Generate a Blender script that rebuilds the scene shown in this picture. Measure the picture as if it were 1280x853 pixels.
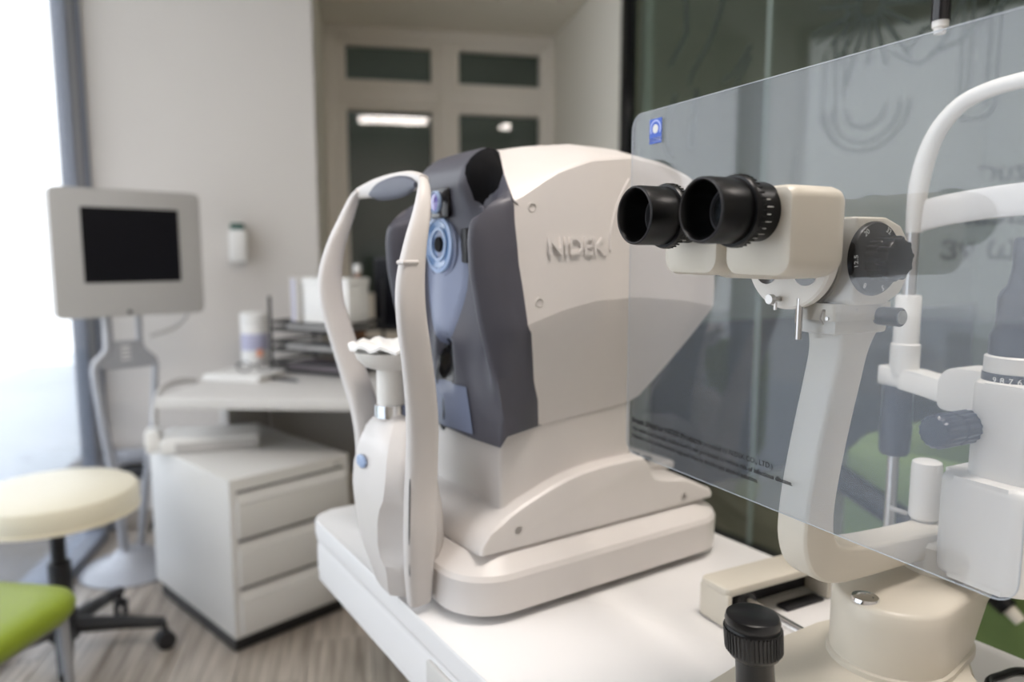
import bpy, bmesh, math, random
from math import sin, cos, pi, radians as rad
from mathutils import Vector, Matrix
random.seed(7)
for o in list(bpy.data.objects):
    bpy.data.objects.remove(o)
C = bpy.context.scene.collection
SC = bpy.context.scene

# ------------------------------------------------------------------ camera
cd = bpy.data.cameras.new('camera'); cam = bpy.data.objects.new('camera', cd); C.objects.link(cam)
cam.location = (0, 0, 1.18); cam.rotation_euler = (rad(90 - 6.82), 0, 0)
cd.sensor_width = 36; cd.lens = 907 / 1280 * 36; cd.clip_start = .02; cd.clip_end = 200
cd.dof.use_dof = True; cd.dof.focus_distance = .60; cd.dof.aperture_fstop = 3.3
SC.camera = cam
# ------------------------------------------------------------------ world, exposure
SC.view_settings.view_transform = 'Standard'; SC.view_settings.look = 'None'
SC.view_settings.gamma = 1; SC.view_settings.use_curve_mapping = False
SC.view_settings.exposure = 0.0
wd = bpy.data.worlds.new('world'); SC.world = wd; wd.use_nodes = True
bg = wd.node_tree.nodes['Background']; bg.inputs[0].default_value = (.91, .95, 1, 1); bg.inputs[1].default_value = 3.0
LAMP = 28.0          # radiance of the ceiling panels

# ------------------------------------------------------------------ materials
def mat(name, col, rough=.5, metal=0, spec=.5, noise=0, nscale=40, bump=0, coat=0, trans=0):
    m = bpy.data.materials.new(name); m.use_nodes = True
    nt = m.node_tree; p = nt.nodes['Principled BSDF']
    p.inputs['Base Color'].default_value = (*col, 1); p.inputs['Roughness'].default_value = rough
    p.inputs['Metallic'].default_value = metal; p.inputs['Specular IOR Level'].default_value = spec
    p.inputs['Coat Weight'].default_value = coat; p.inputs['Transmission Weight'].default_value = trans
    if noise or bump:
        tc = nt.nodes.new('ShaderNodeTexCoord'); n = nt.nodes.new('ShaderNodeTexNoise')
        n.inputs['Scale'].default_value = nscale; n.inputs['Detail'].default_value = 4
        nt.links.new(tc.outputs['Object'], n.inputs['Vector'])
        if noise:
            r = nt.nodes.new('ShaderNodeMix'); r.data_type = 'RGBA'
            r.inputs[6].default_value = (*[c * (1 - noise) for c in col], 1)
            r.inputs[7].default_value = (*[min(1, c * (1 + noise)) for c in col], 1)
            nt.links.new(n.outputs['Fac'], r.inputs[0]); nt.links.new(r.outputs[2], p.inputs['Base Color'])
        if bump:
            b = nt.nodes.new('ShaderNodeBump'); b.inputs['Strength'].default_value = bump; b.inputs['Distance'].default_value = .002
            nt.links.new(n.outputs['Fac'], b.inputs['Height']); nt.links.new(b.outputs[0], p.inputs['Normal'])
    return m
def emit(name, col, s):
    m = bpy.data.materials.new(name); m.use_nodes = True
    p = m.node_tree.nodes['Principled BSDF']; p.inputs['Base Color'].default_value = (*col, 1)
    p.inputs['Emission Color'].default_value = (*col, 1); p.inputs['Emission Strength'].default_value = s
    return m
def pane(name, tint, haze, hazecol, rough=.02, ior=1.45):
    """clear sheet: tinted see-through, surface reflection, a little scattering haze"""
    m = bpy.data.materials.new(name); m.use_nodes = True; nt = m.node_tree
    for n in list(nt.nodes): nt.nodes.remove(n)
    N = nt.nodes.new; L = nt.links.new
    out = N('ShaderNodeOutputMaterial'); tr = N('ShaderNodeBsdfTransparent'); tr.inputs[0].default_value = (*tint, 1)
    df = N('ShaderNodeBsdfDiffuse'); df.inputs[0].default_value = (*hazecol, 1)
    gl = N('ShaderNodeBsdfGlossy'); gl.inputs['Roughness'].default_value = rough
    fr = N('ShaderNodeFresnel'); ge = N('ShaderNodeNewGeometry'); pw = N('ShaderNodeMath'); pw.operation = 'POWER'
    ma = N('ShaderNodeMath'); ma.operation = 'MULTIPLY_ADD'; ma.inputs[1].default_value = -2; ma.inputs[2].default_value = 1
    L(ge.outputs['Backfacing'], ma.inputs[0]); pw.inputs[0].default_value = ior; L(ma.outputs[0], pw.inputs[1]); L(pw.outputs[0], fr.inputs[0])   # same reflectance on both faces of the sheet
    m1 = N('ShaderNodeMixShader'); m1.inputs[0].default_value = haze
    m2 = N('ShaderNodeMixShader')
    L(tr.outputs[0], m1.inputs[1]); L(df.outputs[0], m1.inputs[2]); L(fr.outputs[0], m2.inputs[0])
    L(m1.outputs[0], m2.inputs[1]); L(gl.outputs[0], m2.inputs[2]); L(m2.outputs[0], out.inputs[0])
    return m
M = {}
M['wall'] = mat('wall_paint', (.60, .565, .53), .85, noise=.02, nscale=3)
M['alcove'] = mat('alcove_paint', (.84, .80, .71), .85, noise=.02, nscale=3)
M['ceil'] = mat('ceiling_paint', (.72, .71, .68), .9, noise=.01)
M['winframe'] = mat('window_frame_paint', (.84, .79, .72), .5, noise=.02)
M['curt'] = mat('window_profile_grey', (.23, .25, .30), .5, noise=.03)
M['hole'] = mat('matt_black', (.004, .004, .005), .7, spec=.1, noise=.1)
M['dark'] = mat('black_plastic', (.012, .012, .014), .45, noise=.1)
M['gloss'] = mat('black_gloss', (.006, .006, .008), .12, noise=.05)
M['rubber'] = mat('black_rubber', (.0035, .0035, .004), .33, 0, .28, noise=.1, bump=.02, nscale=300)
M['shell'] = mat('warm_white_plastic', (.655, .622, .598), .38, noise=.015, nscale=60, bump=.015)
M['shell2'] = mat('grey_white_plastic', (.60, .57, .54), .40, noise=.015, nscale=60)
M['mask'] = mat('slate_grey_plastic', (.076, .075, .094), .40, noise=.03, nscale=80, bump=.02)
M['padgrey'] = mat('slate_pad', (.085, .092, .125), .5, noise=.03)
M['mask2'] = mat('blue_grey_plastic', (.18, .21, .31), .38, noise=.03, nscale=80)
M['cream'] = mat('cream_enamel', (.61, .57, .49), .35, noise=.015, nscale=60, bump=.01)
M['cream2'] = mat('white_enamel', (.76, .74, .70), .35, noise=.01, nscale=60)
M['table'] = mat('white_laminate', (.80, .79, .785), .30, noise=.008, nscale=20)
M['paper'] = mat('chin_paper', (.92, .91, .88), .8, noise=.02, nscale=120, bump=.2)
M['chrome'] = mat('chrome', (.80, .80, .80), .12, 1, noise=.02)
M['steel'] = mat('satin_steel', (.55, .54, .53), .30, 1, noise=.03)
M['bluelens'] = mat('blue_lens', (.10, .19, .36), .15, noise=.05, coat=.5)
M['bluering'] = mat('pale_blue_ring', (.30, .40, .60), .3, noise=.03)
M['navy'] = mat('navy_ring', (.018, .024, .042), .3, noise=.03)
M['purple'] = mat('violet_coated_glass', (.22, .18, .55), .08, noise=.1, coat=1)
M['lensglass'] = mat('coated_lens', (.02, .025, .03), .05, noise=.1, coat=1)
M['ink'] = mat('white_print', (.75, .75, .72), .6, noise=.02)
M['blackink'] = mat('black_print', (.01, .01, .012), .6, noise=.02)
M['logo'] = mat('blue_print', (.045, .12, .55), .5, noise=.02)
M['logo2'] = mat('light_blue_print', (.42, .50, .85), .5, noise=.02)
M['silver'] = mat('silver_lacquer', (.38, .385, .41), .38, .3, noise=.02)
M['bezel'] = mat('light_grey_plastic', (.47, .455, .44), .5, noise=.02)
M['screen'] = mat('dark_screen', (.003, .003, .006), .45, noise=.2, spec=.2)
M['cab'] = mat('light_grey_steel', (.60, .585, .56), .45, noise=.015)
M['cabside'] = M['cab']
M['desk'] = mat('desk_laminate', (.58, .56, .54), .45, noise=.02, nscale=15)
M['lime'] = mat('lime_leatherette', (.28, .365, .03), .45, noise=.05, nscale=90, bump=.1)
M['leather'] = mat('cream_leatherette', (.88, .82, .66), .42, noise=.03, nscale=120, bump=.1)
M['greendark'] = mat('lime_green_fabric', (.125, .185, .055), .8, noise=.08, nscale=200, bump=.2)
M['floor'] = mat('screed', (.20, .18, .16), .9, noise=.1)
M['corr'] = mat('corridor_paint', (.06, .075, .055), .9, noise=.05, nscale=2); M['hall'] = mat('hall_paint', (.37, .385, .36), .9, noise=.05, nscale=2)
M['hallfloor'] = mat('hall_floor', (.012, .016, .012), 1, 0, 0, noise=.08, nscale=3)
M['print'] = mat('dark_green_film', (.035, .050, .042), .6, noise=.05)
M['mdark'] = mat('charcoal_steel', (.05, .05, .055), .45, .2, noise=.05)
M['white'] = mat('matt_white', (.80, .79, .77), .5, noise=.02)
M['lav'] = mat('lavender_label', (.45, .45, .60), .5, noise=.03)
M['orange'] = mat('orange_label', (.70, .30, .18), .5, noise=.03)
M['teal'] = mat('dark_teal', (.03, .10, .08), .5, noise=.03)
M['shield'] = pane('acrylic_sheet', (.94, .95, .96), .055, (.76, .82, .93), .03, 1.49)
M['glass'] = pane('window_glass', (.96, .96, .96), .0, (.8, .8, .8), .0, 1.45)
M['film'] = pane('frosted_film', (.95, .97, 1), .03, (.75, .82, .90), .2, 1.3)
M['gglass'] = pane('green_tinted_glass', (.82, .86, .82), .010, (.56, .62, .54), .01, 1.42)
M['letter'] = mat('black_film', (.012, .016, .016), .6, noise=.05)
M['edge'] = mat('acrylic_edge_highlight', (.50, .54, .58), .15, noise=.02)
M['lamp'] = emit('lamp_diffuser', (1, .915, .85), LAMP)
M['ground'] = mat('paving', (.62, .64, .66), .9, noise=.15, nscale=.8)
# vinyl plank: each plank its own tone, streaked along its length
def plank_mat():
    m = bpy.data.materials.new('grey_oak_vinyl'); m.use_nodes = True; nt = m.node_tree; p = nt.nodes['Principled BSDF']
    N = nt.nodes.new; L = nt.links.new
    tc = N('ShaderNodeTexCoord'); mp = N('ShaderNodeMapping'); mp.inputs['Scale'].default_value = (38, 2.2, 1)
    oi = N('ShaderNodeObjectInfo'); n = N('ShaderNodeTexNoise'); n.inputs['Scale'].default_value = 1.6; n.inputs['Detail'].default_value = 6
    ad = N('ShaderNodeVectorMath'); L(tc.outputs['Object'], mp.inputs[0]); L(mp.outputs[0], ad.inputs[0])
    L(oi.outputs['Random'], ad.inputs[1]); ad2 = N('ShaderNodeVectorMath'); ad2.operation = 'MULTIPLY_ADD'
    cx = N('ShaderNodeCombineXYZ'); L(oi.outputs['Random'], cx.inputs[0]); L(oi.outputs['Random'], cx.inputs[1])
    L(cx.outputs[0], ad2.inputs[0]); ad2.inputs[1].default_value = (50, 50, 0); L(mp.outputs[0], ad2.inputs[2]); L(ad2.outputs[0], n.inputs['Vector'])
    cr = N('ShaderNodeValToRGB'); e = cr.color_ramp.elements
    e[0].position = .3; e[0].color = (.25, .21, .172, 1); e[1].position = .72; e[1].color = (.62, .55, .475, 1)
    L(n.outputs['Fac'], cr.inputs[0])
    mx = N('ShaderNodeMix'); mx.data_type = 'RGBA'; mx.blend_type = 'MULTIPLY'; mx.inputs[0].default_value = 1
    mr = N('ShaderNodeMapRange'); mr.inputs[3].default_value = .8; mr.inputs[4].default_value = 1.12; L(oi.outputs['Random'], mr.inputs[0])
    L(cr.outputs[0], mx.inputs[6]); L(mr.outputs[0], mx.inputs[7]); L(mx.outputs[2], p.inputs['Base Color'])
    p.inputs['Roughness'].default_value = .30
    return m
M['plank'] = plank_mat()

# ------------------------------------------------------------------ helpers
def obj(name, bm, m, parent=None, ang=35, off=None, kind=None, label=None):
    if off is not None: bmesh.ops.translate(bm, vec=Vector(off), verts=bm.verts)
    bmesh.ops.remove_doubles(bm, verts=bm.verts, dist=1e-6)
    bmesh.ops.recalc_face_normals(bm, faces=bm.faces)
    me = bpy.data.meshes.new(name); bm.to_mesh(me); bm.free()
    for p in me.polygons: p.use_smooth = True
    me.set_sharp_from_angle(angle=rad(ang))
    me.materials.append(M[m] if isinstance(m, str) else m)
    o = bpy.data.objects.new(name, me); C.objects.link(o)
    if parent: o.parent = parent
    if kind: o['kind'] = kind
    if label: o['label'] = label
    return o
def tag(o, label, cat, group=None):
    o['label'] = label; o['category'] = cat
    if group: o['group'] = group
    return o
def thing(name, label, cat, loc=(0, 0, 0), rz=0, group=None):
    o = bpy.data.objects.new(name, None); C.objects.link(o); o.empty_display_size = .1
    o.location = loc; o.rotation_euler = (0, 0, rad(rz))
    return tag(o, label, cat, group)
def clone(root, loc, rz, label):
    r = root.copy(); C.objects.link(r); r.location = loc; r.rotation_euler = (0, 0, rad(rz)); r['label'] = label
    for ch in list(root.children):
        c = ch.copy(); C.objects.link(c); c.parent = r
        for g in list(ch.children):
            d = g.copy(); C.objects.link(d); d.parent = c
    return r
B = bmesh.new
def box(bm, c, s, r=0, seg=2, mtx=None):
    q = bmesh.new(); bmesh.ops.create_cube(q, size=1)
    bmesh.ops.scale(q, vec=Vector(s), verts=q.verts)
    if r: bmesh.ops.bevel(q, geom=q.edges[:], offset=r, segments=seg, profile=.5, affect='EDGES', clamp_overlap=True)
    bmesh.ops.translate(q, vec=Vector(c), verts=q.verts)
    if mtx is not None: bmesh.ops.transform(q, matrix=mtx, verts=q.verts)
    return join(bm, q)
def join(bm, q):
    mp = {v: bm.verts.new(v.co) for v in q.verts}
    for f in q.faces:
        try: bm.faces.new([mp[v] for v in f.verts])
        except ValueError: pass
    q.free(); return bm
def bx(c, s, r=0, seg=2): return box(B(), c, s, r, seg)
AX = {'x': Matrix(((0, 0, 1, 0), (1, 0, 0, 0), (0, 1, 0, 0), (0, 0, 0, 1))),      # local z -> x
      'y': Matrix(((0, 1, 0, 0), (0, 0, 1, 0), (1, 0, 0, 0), (0, 0, 0, 1))),
      'z': Matrix.Identity(4),
      '-y': Matrix(((1, 0, 0, 0), (0, 0, -1, 0), (0, 1, 0, 0), (0, 0, 0, 1))),
      '-x': Matrix(((0, 0, -1, 0), (-1, 0, 0, 0), (0, 1, 0, 0), (0, 0, 0, 1)))}
def prism(bm, poly, t0, t1, plane='xy', r=0, seg=2, only=None):
    """extrude a 2-D outline: plane xy along z, xz along y, yz along x"""
    f = {'xy': lambda u, v, t: (u, v, t), 'xz': lambda u, v, t: (u, t, v), 'yz': lambda u, v, t: (t, u, v)}[plane]
    q = bmesh.new()
    a = [q.verts.new(f(u, v, t0)) for u, v in poly]; b = [q.verts.new(f(u, v, t1)) for u, v in poly]
    n = len(poly); q.faces.new(a); q.faces.new(b[::-1])
    for i in range(n): q.faces.new((a[i], a[(i + 1) % n], b[(i + 1) % n], b[i]))
    if r:
        cap = [e for e in q.edges if (e.verts[0] in a) == (e.verts[1] in a)]
        bmesh.ops.bevel(q, geom=cap if only == 'cap' else q.edges[:], offset=r, segments=seg, profile=.5, affect='EDGES', clamp_overlap=True)
    return join(bm, q)
def rrect(cx, cy, w, h, r, n=6):
    out = []
    for sx, sy, a0 in ((1, 1, 0), (-1, 1, 90), (-1, -1, 180), (1, -1, 270)):
        for i in range(n + 1):
            a = rad(a0 + 90 * i / n); out.append((cx + sx * (w / 2 - r) + r * cos(a), cy + sy * (h / 2 - r) + r * sin(a)))
    return out
def lathe(bm, prof, seg=32, axis='z', c=(0, 0, 0), mtx=None, ring=False, cap=True):
    T = Matrix.Translation(Vector(c)) @ (mtx if mtx is not None else AX[axis])
    rings = []
    for r, z in prof:
        if r < 1e-6: rings.append([bm.verts.new(T @ Vector((0, 0, z)))])
        else: rings.append([bm.verts.new(T @ Vector((r * cos(2 * pi * i / seg), r * sin(2 * pi * i / seg), z))) for i in range(seg)])
    for A, D in zip(rings, rings[1:] + (rings[:1] if ring else [])):
        for i in range(seg):
            j = (i + 1) % seg
            if len(A) == 1 and len(D) == 1: break
            if len(A) == 1: bm.faces.new((A[0], D[i], D[j]))
            elif len(D) == 1: bm.faces.new((A[i], A[j], D[0]))
            else: bm.faces.new((A[i], A[j], D[j], D[i]))
    for R_, flip in ((rings[0], 1), (rings[-1], 0)):
        if len(R_) > 2 and cap and not ring: bm.faces.new(R_[::-1] if flip else R_)
    return bm
def loft(bm, rings, cap0=True, cap1=True, closed=True):
    V = [[bm.verts.new(p) for p in r] for r in rings]; n = len(V[0])
    for A, D in zip(V, V[1:]):
        for i in range(n if closed else n - 1):
            j = (i + 1) % n; bm.faces.new((A[i], A[j], D[j], D[i]))
    if cap0 and closed: bm.faces.new(V[0][::-1])
    if cap1 and closed: bm.faces.new(V[-1])
    return bm
def smooth_path(pts, k=6):
    """Catmull-Rom through the points (any dimension)"""
    P = [Vector(p) for p in pts]; out = []
    for i in range(len(P) - 1):
        p0, p1, p2, p3 = P[max(i - 1, 0)], P[i], P[i + 1], P[min(i + 2, len(P) - 1)]
        for s in range(k):
            t = s / k
            out.append(.5 * ((2 * p1) + (p2 - p0) * t + (2 * p0 - 5 * p1 + 4 * p2 - p3) * t * t + (3 * p1 - p0 - 3 * p2 + p3) * t ** 3))
    out.append(P[-1]); return out
def tube(bm, pts, r, seg=12, up=None, rx=None, k=0, cap=True, pw=1.0):
    """tube along pts; r = radius or list; rx = list of half widths across (with up = reference for the other axis)"""
    n0 = len(pts)
    if not isinstance(r, (list, tuple)): r = [r] * n0
    if rx is None: rx = r
    elif not isinstance(rx, (list, tuple)): rx = [rx] * n0
    if k:
        q = smooth_path(pts, k); rr = [v[0] for v in smooth_path([(a, b, 0) for a, b in zip(r, rx)], k)]
        rxx = [v[1] for v in smooth_path([(a, b, 0) for a, b in zip(r, rx)], k)]
        pts, r, rx = q, rr, rxx
    P = [Vector(p) for p in pts]; rings = []; prev = None
    for i, p in enumerate(P):
        t = (P[min(i + 1, len(P) - 1)] - P[max(i - 1, 0)]).normalized()
        if up is not None: u = Vector(up)
        else: u = prev if prev is not None else (Vector((0, 0, 1)) if abs(t.z) < .9 else Vector((1, 0, 0)))
        u = (u - t * u.dot(t)).normalized(); s = t.cross(u); prev = u
        ring = []
        for j in range(seg):
            a = 2 * pi * j / seg; ca, sa = cos(a), sin(a)
            ca = math.copysign(abs(ca) ** pw, ca); sa = math.copysign(abs(sa) ** pw, sa)
            ring.append(p + u * (r[i] * ca) + s * (rx[i] * sa))
        rings.append(ring)
    return loft(bm, rings, cap, cap)
def text(body, size, mtx, name, m, parent, ext=.0003, bold=0, align='LEFT', label=None, shear=0):
    cu = bpy.data.curves.new(name, 'FONT'); cu.body = body; cu.size = size; cu.extrude = ext; cu.offset = bold
    cu.align_x = align; cu.align_y = 'BOTTOM_BASELINE'; cu.resolution_u = 3; cu.shear = shear
    t = bpy.data.objects.new(name, cu); C.objects.link(t); dg = bpy.context.evaluated_depsgraph_get()
    me = bpy.data.meshes.new_from_object(t.evaluated_get(dg)); bpy.data.objects.remove(t)
    me.transform(mtx); me.materials.clear(); me.materials.append(M[m]); me.name = name
    o = bpy.data.objects.new(name, me); C.objects.link(o); o.parent = parent
    if label: o['label'] = label
    return o
def basis(x, y, o):
    x = Vector(x).normalized(); y = Vector(y).normalized(); z = x.cross(y)
    return Matrix(((x.x, y.x, z.x, o[0]), (x.y, y.y, z.y, o[1]), (x.z, y.z, z.z, o[2]), (0, 0, 0, 1)))
def interp(tab, x):
    if x <= tab[0][0]: return tab[0][1]
    for (a, b), (c, d) in zip(tab, tab[1:]):
        if x <= c: return b + (d - b) * (x - a) / (c - a)
    return tab[-1][1]
def sstep(a, b, x):
    t = max(0, min(1, (x - a) / (b - a))); return t * t * (3 - 2 * t)
def frame(o, az):      # world point of local (a, b, z)
    A = Vector((sin(rad(az)), cos(rad(az)), 0)); Bv = Vector((sin(rad(az - 90)), cos(rad(az - 90)), 0)); O = Vector(o)
    return lambda a, b, z=0: O + A * a + Bv * b + Vector((0, 0, z))

# ------------------------------------------------------------------ room (frame R: a along the back wall, b into it)
RO = (-1.588, 3.033, 0); RAZ = 78; R = frame(RO, RAZ); RZ = 90 - RAZ
HC = 2.75
def rbx(a0, a1, b0, b1, z0, z1, r=0):
    bm = bx(((a0 + a1) / 2, (b0 + b1) / 2, (z0 + z1) / 2), (a1 - a0, b1 - b0, z1 - z0), r)
    bmesh.ops.transform(bm, matrix=Matrix.Translation(Vector(RO)) @ Matrix.Rotation(rad(RZ), 4, 'Z'), verts=bm.verts); return bm
S_ = 'structure'
def place(o):
    o.location = RO; o.rotation_euler = (0, 0, rad(RZ)); return o
# floor and its planks
fl = place(obj('floor', bx((1.9, -1.4, -.06), (5.2, 5.6, .1)), 'floor', kind=S_))
pl0 = None
PW, PL = .19, 1.25
for i in range(22):
    off = random.random() * PL
    for j in range(-1, 4):
        a = -.2 + PW * (i + .5); b1 = 1.25 - off - PL * j + .6; b0 = b1 - PL + .0025
        b1 = min(b1, 1.3); b0 = max(b0, -3.0)
        if b1 - b0 < .15: continue
        if pl0 is None:
            q = bx((0, 0, -.005), (PW - .0022, 1, .009), .0012, 1)
            pl0 = obj('plank', q, 'plank', fl); p = pl0
        else: p = pl0.copy(); C.objects.link(p); p.parent = fl
        p.location = (a, (b0 + b1) / 2, 0); p.scale = (1, b1 - b0, 1)
# back wall (left of the alcove), header, alcove walls
obj('wall_back', rbx(-.205, .762, 0, .18, 0, HC), 'wall', kind=S_)
obj('wall_back_header', rbx(.762, 2.14, 0, .18, 2.5, HC), 'wall', kind=S_)
obj('wall_alcove_left', rbx(.60, .762, .18, 1.5, 0, 2.6), 'alcove', kind=S_)
obj('wall_alcove_right', rbx(2.14, 2.30, .02, 1.5, 0, 2.6), 'alcove', kind=S_)
obj('ceiling_alcove', rbx(.762, 2.14, .18, 1.5, 2.5, 2.6), 'alcove', kind=S_)
obj('wall_front', rbx(-.4, 4.4, -4.25, -4.1, 0, HC), 'wall', kind=S_)
obj('wall_right', rbx(4.3, 4.45, -4.1, -2.0, 0, HC), 'wall', kind=S_)
obj('ceiling', rbx(-.4, 4.45, -4.25, .18, HC, HC + .1), 'ceil', kind=S_)
obj('baseboard_back', rbx(-.12, .762, -.014, 0, 0, .085, .003), mat('skirting_grey', (.30, .26, .22), .6, noise=.05), kind=S_)
# alcove window (window_2): four panes in a cross of frame bars
W2 = place(obj('window_2', bx((1.451, 1.245, .45), (1.378, .05, .9)), 'winframe', kind=S_))
b_ = 1.20
def bar(a0, a1, z0, z1, t0=b_, t1=b_ + .07, r=.006): return obj('frame_bar', bx(((a0 + a1) / 2, (t0 + t1) / 2, (z0 + z1) / 2), (a1 - a0, t1 - t0, z1 - z0), r), 'winframe', W2)
bar(.762, .835, 0, 2.5, b_ - .02); bar(2.10, 2.14, 0, 2.5, b_ - .02); bar(.835, 2.10, 2.44, 2.5, b_ - .02)
bar(1.43, 1.50, 0, 2.44, b_ - .012); bar(.835, 1.43, 2.07, 2.16, b_ - .012); bar(1.50, 2.10, 2.07, 2.16, b_ - .012)
for (a0, a1, z0, z1) in ((.835, 1.43, 2.16, 2.44), (1.50, 2.10, 2.16, 2.44), (.835, 1.43, .9, 2.07), (1.50, 2.10, .9, 2.07)):
    # sash of each light
    s = .042
    bar(a0, a0 + s + .01, z0, z1); bar(a1 - s, a1, z0, z1); bar(a0 + s + .01, a1 - s, z1 - s, z1); bar(a0 + s + .01, a1 - s, z0, z0 + s)
    obj('window_pane', bx(((a0 + a1) / 2, b_ + .045, (z0 + z1) / 2), (a1 - a0 - .06, .006, z1 - z0 - .06)), 'glass', W2)
h = obj('window_handle', bx((2.075, b_ - .02, 1.35), (.022, .02, .12), .006), 'white', W2)
# dim corridor behind the alcove window
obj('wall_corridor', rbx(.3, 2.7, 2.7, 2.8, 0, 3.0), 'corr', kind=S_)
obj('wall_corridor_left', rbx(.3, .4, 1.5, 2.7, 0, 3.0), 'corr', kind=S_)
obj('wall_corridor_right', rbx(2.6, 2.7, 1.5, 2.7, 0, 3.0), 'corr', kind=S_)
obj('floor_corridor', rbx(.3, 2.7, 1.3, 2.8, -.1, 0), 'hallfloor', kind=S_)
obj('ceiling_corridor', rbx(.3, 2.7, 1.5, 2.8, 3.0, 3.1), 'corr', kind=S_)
# left window wall: big window from floor to ceiling
W1 = place(obj('window_1', bx((-.28, -1.9, .02), (.14, 3.6, .04)), 'curt', kind=S_))
def lb(name, b0, b1, a0, a1, z0, z1, m='curt', r=.004): return obj(name, bx(((a0 + a1) / 2, (b0 + b1) / 2, (z0 + z1) / 2), (a1 - a0, b1 - b0, z1 - z0), r), m, W1)
lb('frame_post', -.020, -.0, -.30, -.212, 0, HC)
lb('frame_post', -.045, -.021, -.30, -.232, 0, HC, 'silver')
lb('frame_post', -.072, -.046, -.30, -.246, 0, HC)
lb('frame_post', -3.55, -3.45, -.34, -.215, 0, HC); lb('frame_post', -1.86, -1.80, -.34, -.25, 0, HC)
lb('frame_rail', -3.45, -.072, -.34, -.25, HC - .08, HC)
lb('window_pane', -1.80, -.072, -.270, -.262, .04, HC - .08, 'glass', 0); lb('window_pane', -3.45, -1.86, -.270, -.262, .04, HC - .08, 'glass', 0)
lb('privacy_film', -1.80, -.072, -.2615, -.2605, .04, .80, 'film', 0); lb('privacy_film', -3.45, -1.86, -.2615, -.2605, .04, .80, 'film', 0)
W1.location = R(.088, 0)
obj('wall_left', rbx(-.36, -.122, -4.25, -3.55, 0, HC), 'wall', kind=S_)
obj('ground_outside', rbx(-14, -.36, -9, 6, -.25, -.1), 'ground', kind=S_)
# glass partition on the right (frame G: x along it towards the camera, y away)
GO = (.50, 3.48, 0); GAZ = 148.6; GZ = 90 - GAZ; G = frame(GO, GAZ)
W3 = obj('window_3', bx((2.1, .03, .012), (4.2, .06, .024), .002), 'mdark', kind=S_, label='full height green tinted glass partition with dark line drawings')
W3.location = GO; W3.rotation_euler = (0, 0, rad(GZ))
obj('frame_post', bx((.025, .03, HC / 2), (.05, .06, HC), .004), 'gloss', W3)
obj('frame_post', bx((4.17, .03, HC / 2), (.06, .07, HC), .004), 'gloss', W3)
for x0, x1 in ((.06, .816), (.824, 1.996), (2.004, 4.14)):
    obj('glass_panel', bx(((x0 + x1) / 2, .03, HC / 2), (x1 - x0, .01, HC - .03), .002, 1), 'gglass', W3)
obj('panel_seal', bx((.82, .03, HC / 2), (.014, .013, HC - .03)), mat('clear_seal', (.30, .36, .33), .4, noise=.02), W3)
def ghall(n, c, s, m):
    o = obj(n, bx(c, s), m, kind=S_); o.location = GO; o.rotation_euler = (0, 0, rad(GZ)); return o
ghall('floor_hall', (2.6, 1.6, -.06), (5.0, 3.1, .1), 'hallfloor')
ghall('wall_hall', (2.6, 3.1, 1.4), (5.0, .1, 2.9), 'hall')
ghall('wall_hall_left', (.06, 1.6, 1.4), (.1, 3.0, 2.9), 'hall')
ghall('shade_panel_1', (.125, 1.58, .42), (.03, 2.9, .84), 'hallfloor')   # dark panel added to darken the lower part of the hall's near wall
ghall('wall_hall_right', (4.9, 1.6, 1.4), (.1, 3.0, 2.9), 'hall')
ghall('ceiling_hall', (2.6, 1.6, 2.9), (5.0, 3.1, .1), 'hall')
# mirrored lettering and line drawings, printed on the far side of the glass
for body, sz, x, z in (('\u03b5 vizu\u03c3', .085, 1.80, 1.385), ('optical', .105, 1.80, 1.265), ('\u03c3\u03b1\u03c9 v\u03b5', .105, 1.80, 1.165)):
    text(body, sz, basis((-1, 0, 0), (0, 0, 1), (x + .04, .0225, z)), 'lettering', 'letter', W3, .0004, label='dark mirrored lettering on the glass')
def stroke(bm, pts, w=.006, k=0):
    tube(bm, [(x + .04, .0242, z) for x, z in pts], .0008, 6, up=(0, 1, 0), rx=w, k=k)
bm = B()
for i in range(13):
    a = rad(150 + i * 20); stroke(bm, [(1.18 + .035 * cos(a), 1.98 + .035 * sin(a)), (1.18 + (.16 + .03 * (i % 3)) * cos(a), 1.98 + (.19 + .03 * (i % 3)) * sin(a))], .007)
stroke(bm, [(1.02, 1.62), (1.02, 1.86), (1.06, 1.90), (1.07, 1.62)], .005); stroke(bm, [(1.09, 2.1), (1.10, 1.70)], .005); stroke(bm, [(.98, 1.90), (1.10, 1.96), (1.08, 2.1)], .005)
for r_ in (.07, .12, .15):
    stroke(bm, [(1.18 + r_ * cos(rad(t)), 1.66 + r_ * .95 * sin(rad(t))) for t in range(180, 361, 15)], .006)
for x in (1.475, 1.50, 1.55, 1.575): stroke(bm, [(x, 2.05), (x, 1.60)], .004)
stroke(bm, [(1.475, 1.60), (1.49, 1.57), (1.56, 1.57), (1.575, 1.60)], .005)
stroke(bm, [(1.30, 1.80), (1.36, 1.86), (1.44, 1.86), (1.47, 1.92), (1.62, 1.95), (1.66, 1.90)], .007); stroke(bm, [(1.38, 1.78), (1.46, 1.80), (1.62, 1.90)], .007)
stroke(bm, [(1.25, 1.82), (1.36, 1.76), (1.44, 1.84)], .006, 4)
stroke(bm, [(.56, 2.2), (.50, 2.05), (.40, 1.93), (.38, 1.88)], .010, 4); stroke(bm, [(.70, 1.97), (.62, 1.88), (.56, 1.86)], .008); stroke(bm, [(.70, 1.93), (.62, 1.82), (.55, 1.81)], .008)
stroke(bm, [(.26, 1.98), (.36, 2.10), (.34, 2.3)], .012); stroke(bm, [(.30, 1.86), (.24, 1.70), (.28, 1.60)], .010, 4); stroke(bm, [(.42, 1.86), (.40, 1.62)], .012)
stroke(bm, [(.92, 1.55), (.90, 1.30), (.98, 1.18)], .006, 4)
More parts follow.
